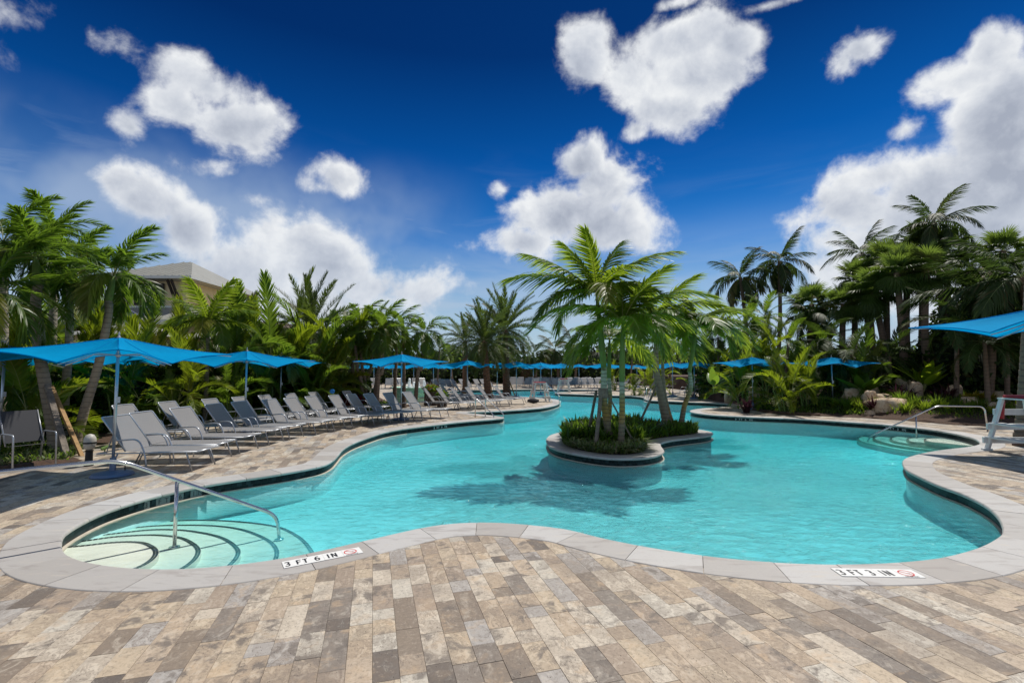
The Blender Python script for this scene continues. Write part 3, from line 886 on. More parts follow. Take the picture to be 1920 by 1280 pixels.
rc = [
 [(1440, 838), (1150, 808), (960, 787), (916, 768), (950, 754), (1100, 752), (1280, 762)],
 [(1370, 850), (1150, 826), (950, 804), (790, 788), (742, 768), (772, 750), (850, 744), (1000, 735)],
 [(1260, 866), (1000, 840), (800, 815), (640, 788), (574, 762), (610, 740), (690, 730), (800, 722)],
 [(1120, 886), (800, 848), (600, 817), (455, 780), (404, 757), (440, 736), (520, 726), (620, 718)],
 [(980, 902), (700, 874), (500, 838), (310, 795), (247, 762), (275, 740), (340, 726), (430, 715)],
]
rcl = [[(1500, 740), (1620, 800), (1560, 850)], [(1300, 700), (1620, 780), (1600, 870)], [(1100, 680), (1620, 760), (1620, 880), (1400, 890)], [(900, 670), (1620, 740), (1620, 900), (1300, 910)], [(700, 660), (1620, 720), (1620, 930), (1200, 930)]]
stepset([[zc6(*q) for q in cc] for cc in rc], SZ, [[zc6(*q) for q in cc] for cc in rcl], 'pool_steps')

# ------------------------------------------------------------------ deck of travertine pavers
bed_right_px = [(1404, 767.5), (1430, 773), (1460, 777), (1539, 780), (1632, 784), (1711, 789.5), (1789, 796), (1861, 799.5), (1990, 803)]
bed_right = [g(*q) for q in bed_right_px] + [(40, 14), (60, 60), (14, 60), g(1322, 735), g(1327, 748), g(1345, 753), g(1385, 756.5), g(1400, 762)]
bed_left = [(-16, 7.6), (-12, 7.95), (-8.9, 8.35), (-8.35, 8.7), (-8.3, 9.4), (-9.4, 10.2), (-9.9, 12.5), (-9.7, 15), (-8.9, 17.5), (-7.0, 19.2), (-5.2, 20.4), (-4.9, 23.5), (-7, 27), (-12, 40), (-40, 60), (-40, 8)]
bed_right = np.array(bed_right); bed_left = np.array(bed_left)
deck = empty('pool_deck'); tag(deck, kind='structure')
dp = [(-30, -3), (30, -3), (40, 62), (-40, 62)]
me = sheet('deck_bed', dp, [(lip + lipN * .10)[::3].tolist()], -0.0075, 'mortar')
link('deck_bed', me, deck)
YF = 24.0
# beyond the reach of single pavers: the same paving as one laid sheet
far_outer = [(-40, YF), (40, YF), (40, 62), (-40, 62)]
ca, sa = math.cos(R(16.1)), math.sin(R(16.1))
def clip(poly, p, n):
    o = []
    for i in range(len(poly)):
        a, b = poly[i], poly[(i + 1) % len(poly)]
        da = (a[0] - p[0]) * n[0] + (a[1] - p[1]) * n[1]; db = (b[0] - p[0]) * n[0] + (b[1] - p[1]) * n[1]
        if da >= 0: o.append(a)
        if (da >= 0) != (db >= 0):
            t = da / (da - db); o.append((a[0] + (b[0] - a[0]) * t, a[1] + (b[1] - a[1]) * t))
    return o
pavers = []
W_ = .152
prng = np.random.RandomState(5)
# rows run along (-sin, cos); w across
corners = [(-16, 1.5), (16, 1.5), (30, YF), (-30, YF)]
def uv(x, y): return (x * ca + y * sa, -x * sa + y * ca)
def xy(u, v): return (u * ca - v * sa, u * sa + v * ca)
us = [uv(*q)[0] for q in corners]; vs_ = [uv(*q)[1] for q in corners]
nrow = int((max(us) - min(us)) / W_)
lens = [.305, .305, .305, .20, .406, .46, .152, .35]
cand = []
for i in range(nrow):
    u0 = min(us) + i * W_
    v = min(vs_) + prng.rand() * .3
    while v < max(vs_):
        L = lens[prng.randint(len(lens))] if True else .3
        cand.append((u0, v, L)); v += L
cand = np.array(cand)
cu, cv_ = cand[:, 0] + W_ / 2, cand[:, 1] + cand[:, 2] / 2
cx_ = cu * ca - cv_ * sa; cy_ = cu * sa + cv_ * ca
ok = (cy_ > 1.7) & (cy_ < YF) & (np.abs(cx_) < cy_ * 1.12 + 1.2)
ok &= ~inside(bed_right, np.c_[cx_, cy_]) & ~inside(bed_left, np.c_[cx_, cy_])
cand, cx_, cy_ = cand[ok], cx_[ok], cy_[ok]
cc = np.c_[cx_, cy_]
near_i = np.zeros(len(cc), int); near_d = np.zeros(len(cc))
lip4 = lip
for s0 in range(0, len(cc), 400):
    dd = np.linalg.norm(cc[s0:s0 + 400, None] - lip4[None], axis=2)
    near_i[s0:s0 + 400] = dd.argmin(1); near_d[s0:s0 + 400] = dd.min(1)
sgn_ = np.sum((cc - lip4[near_i]) * lipN[near_i], 1)
recs = []
for (u0, v0, L), x, y, i, dmin, s in zip(cand, cx_, cy_, near_i, near_d, sgn_):
    if s < 0 and dmin > .35: continue
    gp = .0009
    poly = [xy(u0 + gp, v0 + gp), xy(u0 + W_ - gp, v0 + gp), xy(u0 + W_ - gp, v0 + L - gp), xy(u0 + gp, v0 + L - gp)]
    if dmin < .75:
        n = lipN[i]; p = lip4[i] + n * .30
        poly = clip(poly, p, n)
        if len(poly) < 3: continue
    recs.append((y, x, poly))
recs.sort(key=lambda r: abs(r[0]) + abs(r[1]) * .25)
def paver_geo(poly, zt):
    cx2 = sum(p[0] for p in poly) / len(poly); cy2 = sum(p[1] for p in poly) / len(poly)
    n = len(poly); bv = .0016
    vs = [(p[0], p[1], -.0074) for p in poly]
    for p in poly:
        dx, dy = cx2 - p[0], cy2 - p[1]; l = math.hypot(dx, dy) + 1e-6
        vs.append((p[0], p[1], zt - .0010))
    for p in poly:
        dx, dy = cx2 - p[0], cy2 - p[1]; l = math.hypot(dx, dy) + 1e-6
        vs.append((p[0] + dx / l * bv, p[1] + dy / l * bv, zt))
    fs = [tuple(range(2 * n, 3 * n))]
    for k in range(n):
        k2 = (k + 1) % n
        fs.append((k, k2, n + k2, n + k)); fs.append((n + k, n + k2, 2 * n + k2, 2 * n + k))
    return vs, fs
def visible(x, y):
    px_, py_ = px3(x, y, 0)
    return -20 < px_ < 1940 and py_ < 1300
def put_attr(me, tones, seeds):
    a = me.attributes.new('tone', 'FLOAT', 'FACE'); a.data.foreach_set('value', tones)
    b = me.attributes.new('seed', 'FLOAT', 'FACE'); b.data.foreach_set('value', seeds)
single = 0
rest = MB(); rt, rs_ = [], []
for (y, x, poly) in recs:
    tone, seed = rnd.random(), rnd.random()
    vs, fs = paver_geo(poly, rnd.uniform(-.0022, .0008))
    if single < 298 and visible(x, y) and len(poly) >= 4:
        b = MB(); b.add(vs, fs)
        me = b.mesh('paver', 'travertine')
        put_attr(me, [tone] * len(fs), [seed] * len(fs))
        link('paver', me, deck); single += 1
    else:
        rest.add(vs, fs); rt += [tone] * len(fs); rs_ += [seed] * len(fs)
me = rest.mesh('paver_field', 'travertine'); put_attr(me, rt, rs_)
o = link('paver_field', me, deck); o['kind'] = 'stuff'
# far paving sheet, cut round the pool
def clip_rect(P, y0):
    return [tuple(p) for p in P]
bm = bmesh.new()
vs = [bm.verts.new((p[0], p[1], -.0045)) for p in dp]
bm.faces.new(vs)
bm.free()
me = sheet('far_paving', dp, [(lip + lipN * .12)[::3].tolist()], -0.0040, 'deck_far')
bm = bmesh.new(); bm.from_mesh(me)
bmesh.ops.bisect_plane(bm, geom=bm.verts[:] + bm.edges[:] + bm.faces[:], plane_co=(0, YF - .15, 0), plane_no=(0, 1, 0), clear_inner=True)
bm.to_mesh(me); bm.free()
link('far_paving', me, deck)
# planting beds: low mounds of mulch
def bed(name, poly, label_mat, h, step=.45, zfun=None):
    poly = np.array(poly)
    x0, y0 = poly.min(0); x1, y1 = poly.max(0)
    me = sheet(name, poly.tolist(), [], .0035, label_mat)
    bm = bmesh.new(); bm.from_mesh(me)
    for ax, lo_, hi_ in ((0, x0, x1), (1, y0, y1)):
        q = lo_ + step
        while q < hi_:
            no = (1, 0, 0) if ax == 0 else (0, 1, 0)
            co = (q, 0, 0) if ax == 0 else (0, q, 0)
            bmesh.ops.bisect_plane(bm, geom=bm.verts[:] + bm.edges[:] + bm.faces[:], plane_co=co, plane_no=no)
            q += step * (1 if q < lo_ + 14 else 3)
    bd = [v for v in bm.verts if v.is_boundary]
    bset = set(bd)
    for v in bm.verts:
        if v not in bset:
            v.co.z = .0035 + h * (0.5 + .5 * math.sin(v.co.x * 1.9 + 1.3 * math.sin(v.co.y * 1.3))) + .03 + (zfun(v.co.x, v.co.y) if zfun else 0)
    bm.to_mesh(me); bm.free()
    return tag(link(name, me), kind='structure')
_fx = [q[0] for q in bed_right[:9]]; _fy = [q[1] for q in bed_right[:9]]
def rise(x, y):
    f = np.interp(x, _fx, _fy)
    k = max(0.0, min(1.0, (x - 11.2) / 2.0))
    return k * min(1.1, max(0.0, .16 * (y - f - .7)))
bed('planting_bed', bed_right, 'mulch', .05, zfun=rise)
bed('planting_bed', bed_left, 'mulch', .05)
def bank(px_, py_):
    "point of the right bank's slope behind this pixel"
    a, f, u = ray(px_, py_)
    t = 14.0
    while t < 40:
        X_, Y_, Z_ = a * t, f * t, CAMH + u * t
        if Z_ <= rise(X_, Y_) + .03: break
        t += .05
    return Vector((X_, Y_, max(0, Z_)))
# ------------------------------------------------------------------ fronds
def nrm(v):
    return v / (np.linalg.norm(v) + 1e-9)
def frond_mesh(name, L=2.0, pairs=42, leaf=.5, lw=.035, bend=60, vlift=.25, droop=.35, fwd=(25, 60), plum=.1, seed=0, segs=3, petiole=.14, mats=('leaf_mid', 'rachis'), rr=.018, curve_pow=1.2, tipr=.35, gap=0.0):
    rs = np.random.RandomState(seed)
    V, Fq, M = [], [], []
    K = 14
    pos = np.zeros(3); P = [pos.copy()]; T = []
    for k in range(K):
        t = (k + .5) / K
        a = -R(bend) * t ** curve_pow
        T.append(np.array([math.cos(a), 0, math.sin(a)])); pos = pos + T[-1] * L / K; P.append(pos.copy())
    T.append(T[-1]); P = np.array(P); T = np.array(T)
    sway = rs.uniform(-.05, .05) * L
    P[:, 1] += sway * np.linspace(0, 1, K + 1) ** 2
    # rachis, three sided
    base = 0
    for k in range(K + 1):
        r = rr * (1 - .85 * k / K)
        n = np.array([-T[k][2], 0, T[k][0]]); s = np.array([0, 1, 0])
        for a in (0.5, 2.6, 4.7):
            V.append(P[k] + (s * math.cos(a) + n * math.sin(a)) * r)
    for k in range(K):
        for j in range(3):
            Fq.append((k * 3 + j, k * 3 + (j + 1) % 3, k * 3 + 3 + (j + 1) % 3, k * 3 + 3 + j)); M.append(1)
    for i in range(pairs):
        t = petiole + (1 - petiole) * (i + .5) / pairs
        if gap and rs.rand() < gap: continue
        x = t * K; k = min(K - 1, int(x)); f = x - k
        p = P[k] * (1 - f) + P[k + 1] * f; tg = nrm(T[k] * (1 - f) + T[k + 1] * f)
        n = np.array([-tg[2], 0, tg[0]])
        u = (t - petiole) / (1 - petiole)
        prof = (.45 + .55 * math.sin(min(1, u * 2.2) * math.pi / 2)) * (1 - (1 - tipr) * max(0, (u - .45) / .55) ** 1.3)
        for sg in (-1, 1):
            ll = leaf * prof * rs.uniform(.86, 1.1)
            fa = R(fwd[0] + (fwd[1] - fwd[0]) * u + rs.uniform(-7, 7))
            lift = vlift + rs.uniform(-plum, plum)
            d = nrm(np.array([0, sg, 0]) * math.cos(fa) + tg * math.sin(fa) + n * lift)
            w = nrm(np.cross(d, nrm(n + rs.uniform(-.5, .5, 3) * .6)))
            dr = droop * rs.uniform(.75, 1.3)
            b0 = len(V)
            for q in range(segs + 1):
                s = q / segs
                c3 = p + d * ll * s + np.array([0, 0, -1.0]) * dr * ll * s * s
                ww = lw * (0.55, 1.0, .85, .5, .3)[min(4, int(round(s * 3.4)))] * .5
                if q == segs: ww = lw * .06
                V.append(c3 - w * ww); V.append(c3 + w * ww)
            for q in range(segs):
                Fq.append((b0 + 2 * q, b0 + 2 * q + 1, b0 + 2 * q + 3, b0 + 2 * q + 2)); M.append(0)
    return np_mesh(name, V, Fq, mats, M)
def fan_mesh(name, Rr=.75, petiole=.8, n=34, seed=0, droop=.5, mats=('leaf_fan', 'rachis')):
    rs = np.random.RandomState(seed); V, Fq, M = [], [], []
    pts = [np.array([petiole * t, 0, -.12 * petiole * t * t]) for t in np.linspace(0, 1, 5)]
    for k, p in enumerate(pts):
        r = .014 * (1 - .5 * k / 4)
        for a in (0.5, 2.6, 4.7): V.append(p + np.array([0, math.cos(a), math.sin(a)]) * r)
    for k in range(4):
        for j in range(3): Fq.append((k * 3 + j, k * 3 + (j + 1) % 3, k * 3 + 3 + (j + 1) % 3, k * 3 + 3 + j)); M.append(1)
    h = pts[-1]
    for i in range(n):
        a = R(-140 + 280 * i / (n - 1) + rs.uniform(-2, 2))
        l = Rr * (1 - .25 * (abs(a) / 2.4) ** 2) * rs.uniform(.9, 1.05)
        d = np.array([math.cos(a), math.sin(a), .22 * abs(math.sin(a))]); d = nrm(d)
        wv = np.array([-math.sin(a), math.cos(a), (.35 if i % 2 else -.35)]); wv = nrm(wv)
        b0 = len(V)
        for s, w in ((0, .006), (.35, .030), (.65, .028), (.85, .014), (1, .002)):
            c3 = h + d * l * s + np.array([0, 0, -1]) * droop * l * max(0, s - .35) ** 1.7 * rs.uniform(.9, 1.15)
            V.append(c3 - wv * w * Rr / .75); V.append(c3 + wv * w * Rr / .75)
        for q in range(4):
            Fq.append((b0 + 2 * q, b0 + 2 * q + 1, b0 + 2 * q + 3, b0 + 2 * q + 2)); M.append(0)
    return np_mesh(name, V, Fq, mats, M)
FR = {}
FR['royal'] = [frond_mesh('frond', 2.0, 64, .58, .052, b, .20, .66, (12, 50), .16, 10 + i, 4, .08, ('leaf_royal', 'rachis_pale'), .020, 1.1) for i, b in enumerate((28, 50, 72, 95, 118))]
FR['dense'] = [frond_mesh('frond', 1.9, 64, .46, .044, b, .25, .55, (30, 62), .5, 20 + i, 3, .16, ('leaf_dense', 'rachis'), .018, 1.0) for i, b in enumerate((55, 88, 115, 138))]
FR['areca'] = [frond_mesh('frond', 1.9, 56, .44, .028, b, .42, .20, (28, 60), .10, 30 + i, 3, .26, ('leaf_bright', 'rachis_pale'), .012, 1.5) for i, b in enumerate((30, 55, 80, 100))]
FR['mid'] = [frond_mesh('frond', 1.9, 54, .44, .032, b, .38, .30, (28, 60), .14, 40 + i, 3, .20, ('leaf_mid', 'rachis'), .014, 1.3) for i, b in enumerate((35, 60, 85, 110))]
FR['date'] = [frond_mesh('frond', 2.6, 96, .38, .030, b, .30, .05, (38, 66), .42, 50 + i, 2, .12, ('leaf_date', 'rachis'), .020, 1.2, .45) for i, b in enumerate((15, 30, 48, 70))]
FR['coconut'] = [frond_mesh('frond', 2.6, 64, .60, .046, b, .05, .75, (30, 60), .20, 60 + i, 3, .14, ('leaf_coconut', 'rachis'), .022, 1.2, .4, .06) for i, b in enumerate((30, 55, 80, 110))]
FR['deep'] = [frond_mesh('frond', 1.9, 44, .46, .046, b, .3, .35, (28, 60), .2, 70 + i, 2, .16, ('leaf_deep', 'rachis'), .014, 1.3) for i, b in enumerate((35, 65, 95))]
FR['fan'] = [fan_mesh('fan_leaf', .78, .80, 34, 80 + i, d) for i, d in enumerate((.5, .9, 1.3))]
def put_frond(parent, me, d0, sc=1.0, roll=0.0, at=(0, 0, 0), name='frond', sxyz=None):
    d0 = Vector(d0).normalized()
    az_ = math.atan2(d0.y, d0.x); e = math.asin(max(-1, min(1, d0.z)))
    o = bpy.data.objects.new(name, me)
    col_.objects.link(o); o.parent = parent
    m = Matrix.Rotation(az_, 4, 'Z') @ Matrix.Rotation(-e, 4, 'Y') @ Matrix.Rotation(roll, 4, 'X')
    o.rotation_euler = m.to_euler()
    o.location = at
    o.scale = sxyz or (sc, sc, sc)
    return o
def dirv(azd, eld):
    return (math.cos(R(azd)) * math.cos(R(eld)), math.sin(R(azd)) * math.cos(R(eld)), math.sin(R(eld)))
def trunk_mesh(pts, r0, r1, mat_, rings=0, ringd=.0, n=10, flare=1.25, per=8, rough=False, seed=0):
    P = catmull3(pts, per)
    K = len(P); rs = random.Random(seed)
    rads = []
    for i in range(K):
        t = i / (K - 1)
        r = r0 + (r1 - r0) * t
        r *= 1 + (flare - 1) * max(0, 1 - t * 6) ** 2
        rads.append(r)
    if rings:
        Q, RQ = [], []
        for i in range(K - 1):
            a, b = P[i], P[i + 1]
            m = max(1, int((b - a).length * rings))
            for j in range(m):
                t = j / m; t2 = (j + .5) / m; t3 = (j + .85) / m
                rr = rads[i] + (rads[i + 1] - rads[i]) * t
                Q += [a.lerp(b, t), a.lerp(b, t2), a.lerp(b, t3)]; RQ += [rr * (1 - ringd), rr * (1 + ringd * .5), rr * (1 + ringd * rs.uniform(.4, 1.2))]
        Q.append(P[-1]); RQ.append(rads[-1])
        P, rads = Q, RQ
    b = MB(); b.tube(P, rads, n, cap=True)
    if rough:
        # old leaf bases standing out in a spiral
        L = sum((P[i + 1] - P[i]).length for i in range(len(P) - 1)); hgt = 0; k = 0
        import bisect
        cum = [0]
        for i in range(len(P) - 1): cum.append(cum[-1] + (P[i + 1] - P[i]).length)
        while hgt < L - .05:
            i = min(len(P) - 2, bisect.bisect(cum, hgt) - 1)
            p = P[i].lerp(P[i + 1], (hgt - cum[i]) / (cum[i + 1] - cum[i] + 1e-6)); r = rads[i]
            a = k * 2.39996
            o = Vector((math.cos(a), math.sin(a), 0))
            sdv = Vector((-math.sin(a), math.cos(a), 0))
            q = p + o * r * .85; s = r * .42
            vs = [q - sdv * s, q + sdv * s, q + sdv * s * .5 + o * s * .8 + Vector((0, 0, s * 1.1)), q - sdv * s * .5 + o * s * .8 + Vector((0, 0, s * 1.1)), q - sdv * s * .5 + Vector((0, 0, s * 1.5)), q + sdv * s * .5 + Vector((0, 0, s * 1.5))]
            b.add(vs, [(0, 1, 2, 3), (3, 2, 5, 4), (1, 5, 2), (0, 3, 4)])
            hgt += .028; k += 1
    return b.mesh('trunk', mat_, smooth=not rough)
def catmull3(pts, per=6):
    pts = [Vector(p) for p in pts]
    if len(pts) == 2:
        return [pts[0].lerp(pts[1], i / per) for i in range(per + 1)]
    o = []; n = len(pts)
    for i in range(n - 1):
        p0 = pts[max(0, i - 1)]; p1 = pts[i]; p2 = pts[i + 1]; p3 = pts[min(n - 1, i + 2)]
        for k in range(per):
            t = k / per
            o.append(.5 * ((2 * p1) + (p2 - p0) * t + (2 * p0 - 5 * p1 + 4 * p2 - p3) * t * t + (3 * p1 - p0 - 3 * p2 + p3) * t ** 3))
    o.append(pts[-1]); return o
def palm(label, base, heart, kind, nf, size, name='palm_tree', r=(.11, .07), lean=0.0, shaft=.0, tmat='trunk_grey', specs=None, group=None, seed=0, minel=-25, maxel=82, rings=0, ringd=.0, rough=False, mids=None, squash=1.0, trunk=True, shape=None):
    rs = random.Random(seed * 7 + 3)
    base = Vector(base); heart = Vector(heart)
    root = empty(name, base)
    tag(root, label, 'palm tree', group)
    H = heart - base
    if trunk:
        top = H - H.normalized() * shaft if shaft else H
        pts = [Vector((0, 0, -.05))] + [Vector(m) - base for m in (mids or [])] + [top]
        if not mids:
            mid = top * .5 + Vector((lean, 0, 0)); pts.insert(1, mid)
        link('trunk', trunk_mesh(pts, r[0], r[1], tmat, rings, ringd, n=12 if rings else 9, rough=rough, seed=seed), root)
        if shaft:
            d = (top - pts[-2]).normalized() if not mids else (H - top).normalized()
            b = MB(); b.tube([top - (H - top).normalized() * .02, top + (H - top) * .25, top + (H - top) * .6, H], [r[1] * 1.12, r[1] * 1.2, r[1] * .95, r[1] * .5], 10, cap=True)
            b.build('crown_shaft', 'trunk_green', root, True)
    ms = FR[kind]; Lm = {'royal': 2.0, 'dense': 1.9, 'areca': 1.9, 'mid': 1.9, 'date': 2.6, 'coconut': 2.6, 'deep': 1.9, 'fan': 1.58}[kind]
    sc0 = size / Lm
    nm = 'fan_leaf' if kind == 'fan' else 'frond'
    if specs:
        for (phi, toward, ln, bi) in specs:
            d = Vector((math.cos(R(phi)) * math.cos(R(toward)), -math.sin(R(toward)), math.sin(R(phi)) * math.cos(R(toward))))
            put_frond(root, ms[bi], d, ln / Lm, rs.uniform(-.25, .25), H, nm)
    for i in range(nf):
        a = i * 137.5 + rs.uniform(-18, 18)
        t = (i + .5) / nf
        e = maxel + (minel - maxel) * t ** .85 + rs.uniform(-8, 8)
        sc = sc0 * rs.uniform(.85, 1.08) * (1 if t < .85 else .9)
        bi = min(len(ms) - 1, int((.15 + t * .95 + rs.uniform(-.18, .18)) * len(ms)) if not shape else rs.choice(shape))
        bi = max(0, bi)
        put_frond(root, ms[bi], dirv(a, e), sc, rs.uniform(-.3, .3), H - Vector((0, 0, .05 * t)), nm)
    return root
def clump(label, base, size, nf, kind='areca', name='areca_palm', group=None, seed=0, spread=.25, minel=20, maxel=85, cat='palm shrub', stems=6):
    rs = random.Random(seed * 13 + 5)
    root = empty(name, base); tag(root, label, cat, group)
    ms = FR[kind]; Lm = 1.9; sc0 = size / Lm
    b = MB(); tops = []
    for s in range(stems):
        a = rs.uniform(0, 6.28); q = rs.uniform(.1, 1) * spread
        p0 = Vector((math.cos(a) * q, math.sin(a) * q, -.03)); p1 = p0 * 1.8 + Vector((0, 0, size * rs.uniform(.25, .6)))
        b.tube([p0, (p0 + p1) / 2 + Vector((.02, 0, 0)), p1], [.028, .022, .016], 5); tops.append(p1)
    b.build('stem', 'trunk_green', root)
    for i in range(nf):
        a = i * 137.5 + rs.uniform(-20, 20); t = (i + .5) / nf
        e = maxel + (minel - maxel) * t ** .9 + rs.uniform(-8, 8)
        bi = max(0, min(len(ms) - 1, int((.1 + t * .9 + rs.uniform(-.2, .2)) * len(ms))))
        tp = rs.choice(tops) if rs.random() < .6 else Vector((0, 0, size * .12))
        put_frond(root, ms[bi], dirv(a, e), sc0 * rs.uniform(.7, 1.1), rs.uniform(-.4, .4), tp, 'frond')
    return root

# ------------------------------------------------------------------ leaf masses
def leaf_cloud(centres, per, size, seed=0, tall=1.0, face_up=.3, aspect=2.4, fold=True):
    "centres: (x, y, z, rx, ry, rz) blobs -> leaf quads near their surfaces"
    rs = np.random.RandomState(seed)
    C = np.array(centres, float)
    w = C[:, 3] * C[:, 5]; w = w / w.sum()
    n = per
    k = rs.choice(len(C), n, p=w)
    d = rs.normal(size=(n, 3)); d /= np.linalg.norm(d, axis=1)[:, None]
    rad = rs.uniform(.55, 1.08, n) ** .6
    p = C[k, :3] + d * C[k, 3:6] * rad[:, None]
    keep = p[:, 2] > -.02
    p, d = p[keep], d[keep]; n = len(p)
    ax = rs.normal(size=(n, 3)) + d * .9; ax[:, 2] += face_up; ax /= np.linalg.norm(ax, axis=1)[:, None]
    up = rs.normal(size=(n, 3)); sd = np.cross(ax, up); sd /= np.linalg.norm(sd, axis=1)[:, None]
    s = size * rs.uniform(.6, 1.35, n)[:, None]
    L = ax * s; Wd = sd * s / aspect
    dz = np.zeros((n, 3)); dz[:, 2] = -1
    V = np.stack([p - Wd * .25, p + L * .5 - Wd, p + L + dz * s * .3, p + L * .5 + Wd], 1).reshape(-1, 3)
    Fq = np.arange(4 * n).reshape(n, 4)
    return V, Fq
def shrub_mesh(name, centres, n, size, mat_, seed=0, **k):
    V, Fq = leaf_cloud(centres, n, size, seed, **k)
    return np_mesh(name, V, Fq, [mat_])
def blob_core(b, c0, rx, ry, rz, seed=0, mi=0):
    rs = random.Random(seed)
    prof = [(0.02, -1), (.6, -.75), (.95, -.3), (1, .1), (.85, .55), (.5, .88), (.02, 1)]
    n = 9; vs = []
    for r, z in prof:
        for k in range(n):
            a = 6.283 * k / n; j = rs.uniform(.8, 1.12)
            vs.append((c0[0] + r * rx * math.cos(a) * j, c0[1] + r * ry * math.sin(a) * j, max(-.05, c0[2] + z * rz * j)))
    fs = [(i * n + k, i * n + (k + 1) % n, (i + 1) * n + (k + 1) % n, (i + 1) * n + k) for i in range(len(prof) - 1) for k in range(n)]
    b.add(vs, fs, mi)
def blade_tuft(name, n, h, w, mat_, spread=.1, lean=.5, seed=0, segs=3):
    "spiky grass-like tuft"
    rs = np.random.RandomState(seed); V, Fq = [], []
    for i in range(n):
        a = rs.uniform(0, 6.283); q = rs.uniform(0, spread); l = h * rs.uniform(.6, 1.1); ln = lean * rs.uniform(.2, 1.2)
        p0 = np.array([math.cos(a) * q, math.sin(a) * q, -.01]); o = np.array([math.cos(a), math.sin(a), 0])
        sd = np.array([-o[1], o[0], 0]) ; b0 = len(V)
        for s in range(segs + 1):
            t = s / segs
            c3 = p0 + o * l * ln * t * t + np.array([0, 0, 1]) * l * t * (1 - .35 * ln * t)
            ww = w * (.7, 1, .75, .06)[min(3, int(t * 3))] * .5
            if s == segs: ww = w * .03
            V.append(c3 - sd * ww); V.append(c3 + sd * ww)
        for s in range(segs): Fq.append((b0 + 2 * s, b0 + 2 * s + 1, b0 + 2 * s + 3, b0 + 2 * s + 2))
    return np_mesh(name, V, Fq, [mat_])
